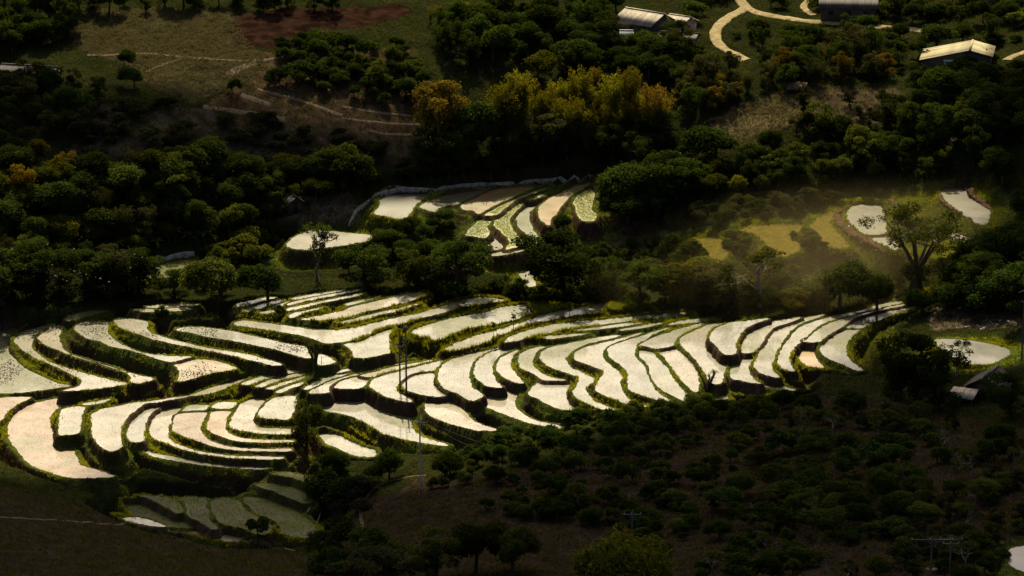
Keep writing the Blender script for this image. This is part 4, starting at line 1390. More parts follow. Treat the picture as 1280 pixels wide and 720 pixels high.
def wire(a, b, sag, label, group=None):
    a, b = np.array(a), np.array(b)
    pts = [a+(b-a)*t-np.array([0, 0, sag*4*t*(1-t)]) for t in np.linspace(0, 1, 14)]
    tag(MB().tube(pts, 0.018, 4, False).build('power_line', DPOLE), label, 'wire', group)


pA, tA = pole(525.5, 612, 522, 'tall pale utility pole with crossarm on the brown slope below the terraces', 2.0, ((0.055, 1.0),), 0.12)
pB, tB = pole(500, 480, 411, 'left post of the dark twin poles on the terrace bank', 1.0, ((0.32, 1.0),), 0.13, DPOLE)
pC, tC = pole(508, 491, 407, 'right post of the dark twin poles on the terrace bank', 0.8, ((0.2, 1.0), (0.03, 0.8)), 0.14, DPOLE)
pD, tD = pole(1277, 448, 368, 'dark pole beside the small pond at the right edge', 0.8, ((0.12, 1.0),), 0.13, DPOLE)
pE, tE = pole(1187, 716, 668, 'pole with two crossarms in the dark lower right corner', 2.4, ((0.10, 1.0), (0.22, 0.7)), 0.11, DPOLE)
pG, tG = pole(1163, 722, 670, 'pole with a wide crossarm left of its twin in the lower right corner', 4.6, ((0.06, 1.0),), 0.11, DPOLE)
pH, tH = pole(790, 674, 637, 'short pole with one crossarm among dark shrubs at the bottom centre', 2.0, ((0.14, 1.0),), 0.10, DPOLE)
for k, (du, dv) in enumerate(((592, 562), (600, 556))):
    wire(tA[2] if k else tA[1], tuple(unproj(du, dv)+Vector((0, 0, 0.3))), 0.15, ('upper' if k else 'lower')+' stay wire running down to the right from the pale utility pole')
STAKE = simple_mat('stake_wood', (0.06, 0.05, 0.04), (0.10, 0.08, 0.06), 5.0, 0.9)
for u, v, h, lb in ((866, 402, 9, 'thin stake on the bank above the right hand terraces'), (94, 398, 6, 'short stake in the small pale paddy at the upper left'),
                    (608, 258, 7, 'thin stake on the edge of the pink paddy across the stream'), (78, 526, 5, 'short dark stake in the small grey paddy at lower left'),
                    (402, 457, 12, 'thin stake next to the spiky plant on the bank')):
    p = unproj(u, v)
    L = h/px_scale(p)/0.955
    tag(MB().tube([(0, 0, -0.3), (0.02, 0, L*0.5), (0.03, 0.01, L)], [0.05, 0.045, 0.035], 6).build('wooden_stake', STAKE, None, False, p), lb, 'stake')
p, q = unproj(384, 643), unproj(407, 600)
tag(MB().tube([(0, 0, 0.25), tuple((q-p)*0.5+Vector((0, 0, 0.4))), tuple(q-p+Vector((0, 0, 0.5)))], 0.09, 6).build('wooden_pole', PALEBARK, None, False, p),
    'pale bare timber pole lying across the bank beside the low dark ponds', 'timber')
p, q = unproj(384, 670), unproj(402, 640)
tag(MB().tube([(0, 0, 0.15), tuple((q-p)*0.5+Vector((0.4, 0, 0.3))), tuple(q-p+Vector((0, 0, 0.2)))], 0.08, 6).build('wooden_pole', BARK, None, False, p),
    'dark bent timber lying at the right end of the low dark ponds', 'timber')
STONEM = simple_mat('pale_stone', (0.38, 0.36, 0.33), (0.55, 0.53, 0.49), 3.0, 0.85, 0.03)


def stone_mesh(k):
    rg = np.random.default_rng(k)
    bm = []
    ico = bpy.data.meshes.new('t')
    import bmesh
    b_ = bmesh.new()
    bmesh.ops.create_icosphere(b_, subdivisions=1, radius=1)
    for vv in b_.verts:
        vv.co *= rg.uniform(0.75, 1.2)
        vv.co.z *= 0.6
    me = bpy.data.meshes.new('stone')
    b_.to_mesh(me)
    b_.free()
    me.materials.append(STONEM)
    return me


STN = [stone_mesh(k) for k in range(4)]


def stones(poly, n, s, label, group):
    poly = np.array(poly, float)
    got = []
    while len(got) < n:
        u, v = rnd.uniform(poly[:, 0].min(), poly[:, 0].max()), rnd.uniform(poly[:, 1].min(), poly[:, 1].max())
        if not inside(np.array([u]), np.array([v]), poly)[0]:
            continue
        got.append((u, v))
    for j, (u, v) in enumerate(sorted(got)):
        o = obj('stone', rnd.choice(STN))
        o.location = unproj(u, v)
        o.scale = (rnd.uniform(*s),)*3
        o.rotation_euler = (0, 0, rnd.uniform(0, 6))
        tag(o, label+', '+('leftmost' if j == 0 else 'rightmost' if j == n-1 else ORD[j]+' from left'), 'stone', group)


stones([(996,342),(1008,341),(1022,356),(1016,361),(1004,354)], 20, (0.15, 0.45), 'pale stone in the dry stream bed by the round backlit tree', 'stones of the dry stream bed')
stones([(1190,409),(1225,412),(1262,402),(1262,397),(1220,405)], 18, (0.12, 0.32), 'pale stone on the bank above the right edge pond', 'stones above the right pond')
stones([(1048,262),(1056,258),(1052,272),(1072,294),(1112,317),(1098,314),(1060,292),(1045,275)], 20, (0.15, 0.4), 'pale clod on the earth bank left of the far right paddies', 'clods on the earth bank')


# ------------------------------------------------------------------ rough earth banks thrown up beside the far right paddies
EARTHM = simple_mat('red_earth', (0.055, 0.030, 0.020), (0.125, 0.075, 0.048), 3.5, 0.95, 0.06, spec=0.0)


def earth_bank(pix, r0, label):
    P = [unproj(u, v) for u, v in smooth_open(pix, 5)]
    c = np.array([p[:] for p in P])
    seg = np.r_[0, np.cumsum(np.linalg.norm(np.diff(c, axis=0), axis=1))]
    s_ = np.arange(0, seg[-1], 0.35)
    c = np.stack([np.interp(s_, seg, c[:, j]) for j in range(3)], 1)
    c[:, 2] = ground_h(c[:, 0], c[:, 1])
    V, n = [], 8
    for i in range(len(c)):
        d = c[min(i+1, len(c)-1)]-c[max(i-1, 0)]
        a = np.array([-d[1], d[0], 0])/(np.hypot(d[0], d[1])+1e-9)
        end = min(1, 3*i/len(c)+0.25, 3*(len(c)-1-i)/len(c)+0.25)
        for k in range(n):
            th = math.pi*k/(n-1)
            r = 0.8*r0*end*rnd.uniform(0.55, 1.3)
            V.append(c[i]+a*math.cos(th)*r*1.1+np.array([rnd.uniform(-.06, .06), rnd.uniform(-.06, .06), math.sin(th)*r*0.95-0.12]))
    Fc = [[i*n+k, (i+1)*n+k, (i+1)*n+k+1, i*n+k+1] for i in range(len(c)-1) for k in range(n-1)]
    V = np.array(V)-c[0]
    o = obj('earth_bank', mesh_np('earth_bank', V, np.array(Fc), EARTHM), None, tuple(c[0]))
    tag(o, label, 'bank')


earth_bank([(1066,256),(1054,262),(1047,271),(1052,282),(1066,293),(1084,303),(1112,317)], 0.85, 'thick lumpy red earth bank curving round the left of the far right paddies')
earth_bank([(1086,293.5),(1096,293),(1106,293)], 0.3, 'short low earth bank dividing two pale paddies by the umbrella tree')
earth_bank([(1180,234),(1175,241),(1178,251),(1192,262),(1208,272),(1232,284)], 0.5, 'thin red earth bank on the left of the topmost far right paddy')
earth_bank([(1211,235),(1216,244),(1228,254),(1242,264)], 0.8, 'broad brown earth bank on the right of the topmost far right paddy')
earth_bank([(1113,249),(1119,256),(1124,264)], 0.6, 'short reddish earth bank left of the small green paddy behind the umbrella tree')

ROADS = np.array(ROADS)


# ------------------------------------------------------------------ trees that stand out
T = plant
T('tall', 572, 370, 78, 'broad dark tree on the stream bank left of the white water gap', wide=1.55)
T('tall', 702, 370, 90, 'tall dark tree right of the white water gap below the golden terraces', wide=1.5)
T('tall', 648, 374, 30, 'low dark tree at the foot of the white water gap')
T('tallmid', 752, 378, 55, 'olive topped tree next right of the tall dark tree on the stream bank', wide=1.5)
T('tallmid', 800, 380, 58, 'olive tree second to the right of the tall dark tree on the stream bank', wide=1.6)
T('roundyel', 850, 382, 66, 'yellow topped round tree on the stream bank below the dry fields', wide=1.2)
T('talldull', 893, 384, 56, 'brownish hazy tree between the yellow topped tree and the pale branched bush', wide=1.5)
T('bare', 950, 384, 66, 'light green tree with bare pale branches on the stream bank', wide=1.5)
T('shrubmid', 925, 386, 36, 'light green bush left of the bare branched tree', wide=1.4)
T('round', 1049, 389, 70, 'round backlit tree on the stream bank below the dry field', wide=1.15)
T('round', 1096, 388, 54, 'smaller round tree right of the round backlit tree')
T('umbrella', 1146, 362, 108, 'tall spreading tree with open umbrella crown before the far right paddies', wide=1.3).rotation_euler = (0, 0, 0.4)
T('tall', 1212, 388, 62, 'dark tree at the right end of the terrace crest', wide=1.2)
T('round', 1152, 392, 36, 'small dark round tree at the tip of the uppermost right terrace', wide=1.2)
T('round', 1182, 388, 40, 'dark round tree behind the tip of the uppermost right terrace', wide=1.2)
T('bare', 398, 350, 72, 'thin leafed tree standing in front of the pale pond', wide=1.2)
T('tall', 455, 360, 56, 'dark tree right of the thin leafed tree by the pale pond', wide=1.4)
T('tallmid', 510, 360, 52, 'dark green tree midway between the pale pond and the broad dark tree', wide=1.3)
T('roundmid', 275, 376, 64, 'big rounded bush like tree right of the arched pond wall', wide=1.25)
T('round', 335, 374, 50, 'dark tree between the big rounded bush and the pale pond', wide=1.3)
T('tall', 218, 374, 40, 'low dark tree in front of the arched pond wall', wide=1.5)
T('tall', 165, 369, 60, 'dark tree left of the arched pond wall', wide=1.5)
T('tall', 108, 371, 66, 'wide dark tree above the small pale paddy at the upper left', wide=1.5)
T('tall', 52, 374, 72, 'wide dark tree above the leftmost terraces', wide=1.5)
T('tall', 4, 378, 74, 'dark tree at the left edge above the terraces', wide=1.4)
T('yucca', 394, 461, 42, 'dark spiky plant on the bank where the terraces meet', wide=1.1)
T('yucca', 884, 492, 34, 'yellow tipped spiky plant at the foot of the right hand terraces', wide=1.2)
T('tallmid', 384, 560, 62, 'green tree on the bank between the two lower terrace fans', wide=0.9)
T('sapling', 617, 428, 28, 'thin leaning sapling on the grassy bank, leftmost of the row')
T('sapling', 642, 416, 26, 'bushy sapling on the grassy bank, second from the left of the row')
T('sapling', 659, 404, 18, 'sapling on the grassy bank, third from the left of the row')
T('sapling', 712, 396, 20, 'sapling on the grassy bank, rightmost of the row')
T('shrub', 322, 669, 30, 'dark bush standing among the low ponds')
T('shrub', 205, 398, 16, 'dark bush beside the small paddies at the upper left')
T('shrub', 353, 394, 14, 'round dark bush on the grassy bank near the far narrow paddies')
T('round', 704, 290, 24, 'dark tree on the red bank between the golden paddies', wide=1.1)
T('roundyel', 45, 205, 38, 'tree with golden lit top above the left grove')
T('round', 155, 85, 26, 'lone dark tree in the middle of the left field')
T('round', 168, 108, 28, 'dark round tree below the lone tree of the left field')
T('round', 290, 116, 20, 'small dark tree on the track at the right of the left field')
T('round', 895, 205, 52, 'dark tree at the left of the row under the dry slope', wide=1.2)
T('round', 957, 192, 36, 'round dark tree in front of the dry slope')
T('tallmid', 1025, 172, 48, 'loose olive tree on the dry slope', wide=1.2)
T('roundmid', 1073, 188, 40, 'wide dark tree right of the loose olive tree')
T('round', 594, 716, 78, 'large round dark tree at the bottom centre', wide=1.0)
T('tallyel' if 'tallyel' in PROTO else 'tallmid', 545, 722, 62, 'loose leaved tree left of the large round tree at the bottom', wide=1.3)
T('roundmid', 640, 712, 64, 'tree behind the large round tree at the bottom, on its right', wide=1.0)
T('widebush', 760, 738, 74, 'broad bush with small yellowish leaves at the bottom edge', wide=1.0)
T('round', 425, 600, 42, 'round dark tree, left of the pair below the small lower paddy', wide=1.1)
T('round', 487, 600, 42, 'round dark tree, right of the pair below the small lower paddy', wide=1.0)
T('round', 462, 604, 28, 'small round tree between the pair below the small lower paddy')
T('round', 556, 598, 34, 'round dark tree right of the pale utility pole', wide=1.2)
T('shrub', 540, 612, 16, 'small bush at the foot of the pale utility pole')
T('roundyel', 588, 586, 16, 'small yellowish tree right of the pole')
T('tall', 1146, 505, 96, 'large black looking tree beside the small right pond', wide=1.15)
T('tall', 1172, 510, 80, 'large dark tree in front of the small right pond', wide=1.3)
T('tall', 1120, 500, 50, 'dark tree at the foot of the green mound', wide=1.4)
T('bare', 1196, 470, 44, 'twiggy tree silhouetted on the small right pond')
T('tall', 1262, 520, 60, 'dark tree right of the dark barn', wide=1.4)
T('tallgold', 560, 178, 84, 'golden leaved tree at the left end of the bamboo', wide=1.3)
T('tallgold', 545, 160, 56, 'smaller golden tree at the far left of the bamboo', wide=1.1)
T('round', 590, 182, 66, 'dark rounded tree in front of the golden tree', wide=1.1)
T('roundyel', 672, 98, 38, 'round yellowish tree behind the bamboo', wide=1.3)
T('bamboogold', 745, 120, 40, 'pinkish golden bamboo tuft rising above the others', wide=0.7)
T('bamboogold', 668, 140, 44, 'orange bamboo plume left of the middle of the bamboo', wide=0.6)

# ------------------------------------------------------------------ masses of trees
scatter(['bamboo'], [(600,176),(640,150),(700,140),(760,145),(830,150),(832,182),(760,190),(680,190)], 28, (46, 76), 15, 'feathery yellow green bamboo clump in the lit bamboo grove', 'lit bamboo clumps', 0.88)
scatter(['bamboogold', 'bamboo'], [(780,150),(835,150),(838,180),(790,184)], 4, (55, 78), 16,
        {'bamboogold': "tawny gold bamboo clump at the bamboo grove's right end", 'bamboo': "green gold bamboo clump at the bamboo grove's right end"},
        {'bamboogold': 'tawny clumps right of the grove', 'bamboo': 'green gold clumps right of the grove'}, 0.8)
scatter(['tall', 'talldull'], [(528,190),(840,180),(850,206),(760,206),(640,206),(525,214)], 20, (34, 50), 22,
        {'tall': 'dark green tree shaded below the bamboo grove', 'talldull': 'dull grey green tree shaded below the bamboo grove'},
        {'tall': 'dark trees below the bamboo', 'talldull': 'dull trees below the bamboo'}, 1.25)
scatter(['round'], [(425,232),(500,224),(650,216),(650,224),(500,232),(430,242)], 13, (24, 31), 19, 'round dark tree behind the long pale pond wall', 'row of trees behind the pond wall', 1.15, 0.5)
scatter(['round'], [(505,270),(570,264),(575,280),(560,300),(520,300),(480,290),(500,276)], 8, (22, 30), 22, 'round dark orchard tree left of the yellow green terraces', 'orchard trees before the far pond', 1.1, 0.5)
scatter(['round', 'roundmid'], [(430,318),(520,306),(560,322),(570,345),(530,350),(430,345)], 10, (28, 40), 26,
        {'round': 'dark orchard tree in front of the pale pond', 'roundmid': 'greener orchard tree in front of the pale pond'},
        {'round': 'dark trees before the pale pond', 'roundmid': 'greener trees before the pale pond'}, 1.15)
scatter(['round', 'round', 'tallmid', 'roundmid', 'roundmid', 'roundyel', 'bamboodull'], [(-10,218),(60,218),(200,208),(330,208),(440,214),(440,240),(380,262),(330,288),(240,312),(165,318),(120,322),(-10,352)], 92, (30, 46), 22,
        {'tallmid': 'taller loose tree in the left hillside orchard', 'bamboodull': 'feathery bamboo in the left hillside orchard', 'round': 'dark rounded tree in the left hillside orchard', 'roundmid': 'green rounded tree in the left hillside orchard',
         'roundyel': 'yellow lit rounded tree in the left hillside orchard'},
        {'tallmid': 'taller trees of the left orchard', 'bamboodull': 'bamboo of the left orchard', 'round': 'dark trees of the left orchard', 'roundmid': 'green trees of the left orchard', 'roundyel': 'yellow trees of the left orchard'}, 1.15)
scatter(['tallgold', 'roundyel'], [(0,244),(60,222),(125,212),(130,226),(70,246),(0,262)], 9, (30, 44), 20,
        {'tallgold': 'orange gold tree at the upper left of the orchard', 'roundyel': 'yellow tree at the upper left of the orchard'},
        {'tallgold': 'orange trees above the left orchard', 'roundyel': 'yellow trees above the left orchard'}, 1.0)
scatter(['banana'], [(120,320),(200,300),(260,306),(180,322),(130,332)], 9, (20, 28), 15, 'banana plant with drooping leaves under the left orchard', 'banana plants under the left orchard')
scatter(['shrubyel', 'shrubmid'], [(250,318),(330,300),(360,296),(330,326),(260,340)], 16, (14, 24), 12,
        {'shrubyel': 'yellow green bush left of the pale pond', 'shrubmid': 'green bush left of the pale pond'},
        {'shrubyel': 'yellow bushes left of the pale pond', 'shrubmid': 'green bushes left of the pale pond'}, 1.2)
scatter(['tall', 'talldull'], [(0,366),(150,352),(250,360),(420,352),(600,356),(740,362),(740,368),(600,360),(450,362),(250,370),(0,376)], 26, (34, 56), 26,
        {'tall': 'dark tree in the stream belt behind the terraces', 'talldull': 'dull olive tree in the stream belt behind the terraces'},
        {'tall': 'dark trees of the stream belt', 'talldull': 'dull trees of the stream belt'}, 1.35)
scatter(['tall', 'round'], [(748,262),(770,210),(850,215),(870,240),(800,285),(762,284)], 12, (40, 58), 26,
        {'tall': 'tall dark tree right of the golden terraces', 'round': 'round dark tree right of the golden terraces'},
        {'tall': 'tall trees right of the golden terraces', 'round': 'round trees right of the golden terraces'}, 1.15, name='woodland_tree')
scatter(['shrubmid', 'shrub'], [(735,318),(840,300),(860,318),(850,340),(740,345)], 18, (14, 24), 16,
        {'shrubmid': 'light green bush on the rough slope right of the stream', 'shrub': 'dark bush on the rough slope right of the stream'},
        {'shrubmid': 'green bushes on the rough slope', 'shrub': 'dark bushes on the rough slope'}, 1.3)
scatter(['round', 'tall', 'roundmid', 'tallmid', 'roundyel'], [(862,225),(950,205),(1060,196),(1170,196),(1200,230),(1110,220),(1000,230),(940,242),(868,254)], 46, (24, 36), 22,
        {'tall': 'tall dark tree above the far right fields', 'tallmid': 'tall green tree above the far right fields', 'round': 'dark tree above the far right fields', 'roundmid': 'green tree above the far right fields',
         'roundyel': 'yellow topped tree above the far right fields'},
        {'tall': 'tall dark trees above the right fields', 'tallmid': 'tall green trees above the right fields', 'round': 'dark trees above the right fields', 'roundmid': 'green trees above the right fields', 'roundyel': 'yellow trees above the right fields'}, 1.1, name='woodland_tree')
for pl, nm in (([(848,303),(866,303),(892,330),(872,334),(850,322)], 'left of the leftmost dry field'), ([(906,296),(927,290),(945,300),(970,322),(955,330),(915,314)], 'between the left and middle dry fields'),
               ([(989,300),(1011,291),(1037,311),(1006,313)], 'between the middle and right dry fields')):
    scatter(['shrubmid', 'shrub'], pl, 11, (8, 13), 8, {'shrubmid': 'small green bush on the bank '+nm, 'shrub': 'small dark bush on the bank '+nm},
            {'shrubmid': 'green bushes '+nm, 'shrub': 'dark bushes '+nm}, 1.3, 0.1, 0.35, check=False)
scatter(['tall', 'round'], [(1200,372),(1240,318),(1290,290),(1300,400),(1215,392)], 20, (44, 66), 22,
        {'tall': 'tall black looking tree in the right edge wood', 'round': 'round black looking tree in the right edge wood'},
        {'tall': 'tall trees at the right edge', 'round': 'round trees at the right edge'}, 1.2, name='woodland_tree')
scatter(['tall', 'round'], [(1075,352),(1190,345),(1210,378),(1080,384)], 10, (26, 40), 24,
        {'tall': 'low dark tree under the umbrella tree', 'round': 'low round tree under the umbrella tree'},
        {'tall': 'dark trees under the umbrella tree', 'round': 'round trees under the umbrella tree'}, 1.2)
scatter(['round', 'tall'], [(1080,140),(1160,110),(1290,100),(1290,225),(1240,232),(1150,180)], 34, (30, 46), 24,
        {'round': 'dark round tree below the cream roofed building', 'tall': 'dark tall tree below the cream roofed building'},
        {'round': 'round trees below the cream building', 'tall': 'tall trees below the cream building'}, 1.15, name='woodland_tree')
scatter(['talldull', 'tall', 'talldull', 'tall', 'bamboodull', 'tallgold'], [(850,75),(895,80),(940,90),(1040,60),(1110,70),(1110,100),(1030,105),(960,118),(880,145),(848,150)], 44, (28, 44), 20,
        {'talldull': 'dull brown green tree below the winding road', 'tall': 'dark tree below the winding road',
         'bamboodull': 'feathery dull bamboo below the winding road', 'tallgold': 'rusty gold tree below the winding road'},
        {'talldull': 'dull trees below the road', 'tall': 'dark trees below the road', 'bamboodull': 'dull bamboo below the road', 'tallgold': 'rusty trees below the road'}, 1.1)
scatter(['round', 'tall'], [(935,50),(960,28),(1110,42),(1220,48),(1250,50),(1150,72),(1060,58),(960,62)], 22, (20, 34), 22,
        {'round': 'round dark tree just below the straight stretch of road', 'tall': 'tall dark tree just below the straight stretch of road'},
        {'round': 'round trees below the straight road', 'tall': 'tall trees below the straight road'}, 1.1, name='woodland_tree')
scatter(['tall', 'round'], [(1110,28),(1280,30),(1280,8),(1110,4)], 16, (18, 30), 24,
        {'tall': 'tall dark tree above the road at the top right', 'round': 'round dark tree above the road at the top right'},
        {'tall': 'tall trees above the road', 'round': 'round trees above the road'}, 1.1, name='woodland_tree')
scatter(['tall', 'round'], [(-10,20),(80,20),(92,50),(30,62),(-10,72)], 16, (34, 50), 22,
        {'tall': 'tall dark tree in the top left wood', 'round': 'round dark tree in the top left wood'},
        {'tall': 'tall trees of the top left wood', 'round': 'round trees of the top left wood'}, 1.2, name='woodland_tree')
scatter(['tall', 'round'], [(85,8),(300,2),(420,6),(420,14),(290,14),(85,18)], 18, (22, 34), 18,
        {'tall': "tall dark tree at the left field's top edge", 'round': "round dark tree at the left field's top edge"},
        {'tall': 'tall trees along the top of the left field', 'round': 'round trees along the top of the left field'}, 1.1, name='woodland_tree')
scatter(['bamboo'], [(530,24),(596,20),(600,30),(535,34)], 7, (24, 34), 10, 'yellow green bamboo clump above the ploughed field', 'bamboo clumps at the top edge', 0.9)
scatter(['tall', 'round'], [(600,20),(770,12),(770,40),(700,70),(590,86),(560,70),(540,40)], 36, (28, 44), 22,
        {'tall': 'tall dark tree left of the pale farmhouse', 'round': 'round dark tree left of the pale farmhouse'},
        {'tall': 'tall trees left of the farmhouse', 'round': 'round trees left of the farmhouse'}, 1.15, name='woodland_tree')
scatter(['tall', 'round'], [(690,80),(770,56),(870,66),(890,90),(850,120),(820,100),(700,98)], 22, (26, 40), 22,
        {'tall': 'tall dark tree in front of the farmhouse and sheds', 'round': 'round dark tree in front of the farmhouse and sheds'},
        {'tall': 'tall trees before the farmhouse', 'round': 'round trees before the farmhouse'}, 1.15, name='woodland_tree')
scatter(['shrub', 'shrubmid', 'round'], [(340,70),(400,48),(520,60),(530,110),(520,132),(420,120),(330,100)], 62, (12, 24), 13,
        {'shrub': 'dark shrub on the planted slope below the ploughed field', 'shrubmid': 'green shrub on the planted slope below the ploughed field',
         'round': 'small tree on the planted slope below the ploughed field'},
        {'shrub': 'dark shrubs on the planted slope', 'shrubmid': 'green shrubs on the planted slope', 'round': 'small trees on the planted slope'}, 1.1, name='planted_shrub')
scatter(['round', 'tall', 'talldull'], [(-10,110),(80,108),(150,120),(120,160),(60,200),(-10,212)], 26, (26, 40), 24,
        {'round': 'round dark tree below the long barn', 'tall': 'tall dark tree below the long barn', 'talldull': 'dull grey tree below the long barn'},
        {'round': 'round trees below the long barn', 'tall': 'tall trees below the long barn', 'talldull': 'dull trees below the long barn'}, 1.1, name='woodland_tree')
scatter(['shrubdull'], [(90,130),(240,135),(420,165),(520,190),(515,208),(300,206),(90,196)], 50, (9, 17), 14, 'low grey scrub bush above the left orchard', 'scrub bushes above the left orchard', 1.5)
scatter(['shrubmid', 'shrubyel', 'shrub'], [(880,340),(960,338),(1000,352),(1040,372),(1030,380),(960,382),(880,378)], 34, (16, 28), 13,
        {'shrubmid': 'light green stream side bush below the dry fields', 'shrubyel': 'yellowish stream side bush below the dry fields', 'shrub': 'dark stream side bush below the dry fields'},
        {'shrubmid': 'light stream side bushes', 'shrubyel': 'yellowish stream side bushes', 'shrub': 'dark stream side bushes'}, 1.3, name='leafy_bush')
scatter(['shrubmid', 'shrub', 'shrubyel'], [(560,364),(650,370),(760,374),(880,380),(880,386),(740,381),(640,379),(540,372)], 34, (13, 22), 11,
        {'shrubmid': 'green bush on the crest behind the upper terraces', 'shrub': 'dark bush on the crest behind the upper terraces', 'shrubyel': 'yellow bush on the crest behind the upper terraces'},
        {'shrubmid': 'green crest bushes', 'shrub': 'dark crest bushes', 'shrubyel': 'yellow crest bushes'}, 1.2, 0.6, 0.5, name='leafy_bush')
scatter(['shrubdull', 'shrub', 'shrubmid'], [(850,-6),(1290,-6),(1290,110),(1110,120),(1040,62),(960,40),(900,60),(860,20)], 75, (9, 20), 14,
        {'shrubdull': 'dull bush on the rough ground around the road', 'shrub': 'dark bush on the rough ground around the road', 'shrubmid': 'green bush on the rough ground around the road'},
        {'shrubdull': 'dull bushes around the road', 'shrub': 'dark bushes around the road', 'shrubmid': 'green bushes around the road'}, 1.4, name='scrub_bush')
scatter(['talldull', 'round'], [(1000,120),(1100,110),(1180,150),(1160,186),(1060,178),(960,184),(1000,160)], 14, (20, 32), 22,
        {'talldull': 'dull tree on the brown slope by the dry field', 'round': 'round tree on the brown slope by the dry field'},
        {'talldull': 'dull trees on the brown slope', 'round': 'round trees on the brown slope'}, 1.1)
scatter(['shrub', 'shrubdull'], [(858,266),(940,250),(1040,244),(1050,254),(1000,270),(930,280),(866,292)], 26, (10, 18), 13,
        {'shrub': 'dark bush on the shaded slope above the dry fields', 'shrubdull': 'dull bush on the shaded slope above the dry fields'},
        {'shrub': 'dark bushes above the dry fields', 'shrubdull': 'dull bushes above the dry fields'}, 1.3, name='leafy_bush')
# lower right hillside
scatter(['round', 'roundmid', 'round', 'talldull', 'shrub', 'bare'], [(1010,505),(1110,520),(1300,540),(1300,728),(860,728),(900,650),(960,560)], 175, (20, 34), 17,
        {'round': 'dark tree on the lower right hillside', 'talldull': 'loose dull tree on the lower right hillside', 'shrub': 'low dark bush on the lower right hillside', 'bare': 'thin branched tree on the lower right hillside', 'roundmid': 'greener tree on the lower right hillside'},
        {'round': 'black trees of the lower right wood', 'talldull': 'dull trees of the lower right wood', 'shrub': 'low bushes of the lower right wood', 'bare': 'thin trees of the lower right wood', 'roundmid': 'dark green trees of the lower right wood'}, 1.3, name='hillside_tree')
scatter(['shrub', 'shrubmid', 'round'], [(560,575),(640,552),(760,528),(900,515),(1000,505),(960,560),(900,640),(850,700),(700,660),(600,640),(560,620)], 150, (13, 25), 14,
        {'shrub': 'dark planted shrub on the reddish slope below the terraces', 'shrubmid': 'green planted shrub on the reddish slope below the terraces',
         'round': 'small dark tree on the reddish slope below the terraces'},
        {'shrub': 'dark shrubs of the reddish slope', 'shrubmid': 'green shrubs of the reddish slope', 'round': 'small trees of the reddish slope'}, 1.15, name='planted_shrub')
scatter(['shrub', 'shrubmid'], [(560,580),(640,548),(760,522),(900,505),(1010,490),(1010,500),(900,520),(760,540),(650,562),(570,592)], 36, (14, 22), 13,
        {'shrub': 'dark hedge bush under the right hand terraces', 'shrubmid': 'green hedge bush under the right hand terraces'},
        {'shrub': 'dark hedge bushes under the terraces', 'shrubmid': 'green hedge bushes under the terraces'}, 1.3, 0.6, 0.4, name='hedge_bush')
scatter(['shrub', 'shrubdull'], [(410,610),(450,612),(450,700),(520,725),(400,725),(405,670)], 22, (20, 36), 18,
        {'shrub': 'dark bush in the gully beside the low ponds', 'shrubdull': 'dull bush in the gully beside the low ponds'},
        {'shrub': 'dark gully bushes', 'shrubdull': 'dull gully bushes'}, 1.3, name='leafy_bush')


# ------------------------------------------------------------------ grass and seedlings: too many to count
def blades(P, hmin, hmax, wid, k, lean, name, mat, rg, var=None):
    n = len(P)
    P = np.repeat(P, k, 0)+np.concatenate([rg.normal(size=(n*k, 2))*0.10, np.zeros((n*k, 1))], 1)
    h = rg.uniform(hmin, hmax, n*k)
    if var is not None:
        h = h*np.repeat(var, k)
    a = rg.uniform(0, 6.283, n*k)
    b = rg.uniform(0, 6.283, n*k)
    w_ = wid*rg.uniform(0.6, 1.3, n*k)
    s = np.stack([np.cos(a)*w_, np.sin(a)*w_, np.zeros(n*k)], 1)
    tip = P+np.stack([np.cos(b)*h*lean, np.sin(b)*h*lean, h], 1)
    P = P-np.array([0, 0, 0.05])
    V = np.stack([P-s, P+s, tip], 1).reshape(-1, 3)
    return tag(obj(name, mesh_np(name, V, np.arange(n*k*3).reshape(-1, 3), mat)), kind='stuff')


def pick(mask, n, rg):
    """random points on the ground sheet, weighted by true area, where mask holds"""
    ax = np.gradient(XS)[None, :]*np.gradient(YS)[:, None]
    wt = (mask*ax).ravel()
    k = rg.choice(len(wt), n, p=wt/wt.sum())
    iy, ix = np.divmod(k, len(XS))
    x = XS[ix]+(rg.random(n)-0.5)*np.gradient(XS)[ix]
    y = YS[iy]+(rg.random(n)-0.5)*np.gradient(YS)[iy]
    return np.stack([x, y, ground_h(x, y)], 1)


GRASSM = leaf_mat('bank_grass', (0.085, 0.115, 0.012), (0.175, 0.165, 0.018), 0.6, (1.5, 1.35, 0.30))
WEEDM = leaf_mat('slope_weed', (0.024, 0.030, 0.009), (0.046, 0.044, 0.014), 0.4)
DRYM = leaf_mat('dry_grass', (0.16, 0.155, 0.048), (0.24, 0.20, 0.08), 0.42, (1.2, 1.15, 0.6))
MEADM = leaf_mat('meadow_blade', (0.050, 0.072, 0.014), (0.085, 0.095, 0.022), 0.42)
SEEDM = leaf_mat('rice_seedling', (0.09, 0.14, 0.02), (0.14, 0.17, 0.03), 0.45)
view = (GU > -60) & (GU < 1340) & (GV > -30) & (GV < 760)
rg = np.random.default_rng(77)
tallg = np.clip((vnoise(GX*0.16, GY*0.16, 61)-0.42)*4, 0, 1)
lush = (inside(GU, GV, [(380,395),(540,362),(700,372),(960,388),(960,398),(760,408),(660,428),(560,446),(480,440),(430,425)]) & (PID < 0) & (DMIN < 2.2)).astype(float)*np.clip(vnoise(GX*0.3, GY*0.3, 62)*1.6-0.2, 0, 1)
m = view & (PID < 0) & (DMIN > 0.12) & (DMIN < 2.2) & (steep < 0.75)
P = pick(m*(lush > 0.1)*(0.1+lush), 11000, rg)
blades(P, 0.2, 0.55, 0.055, 5, 0.4, 'tall_bank_grass', GRASSM, rg)
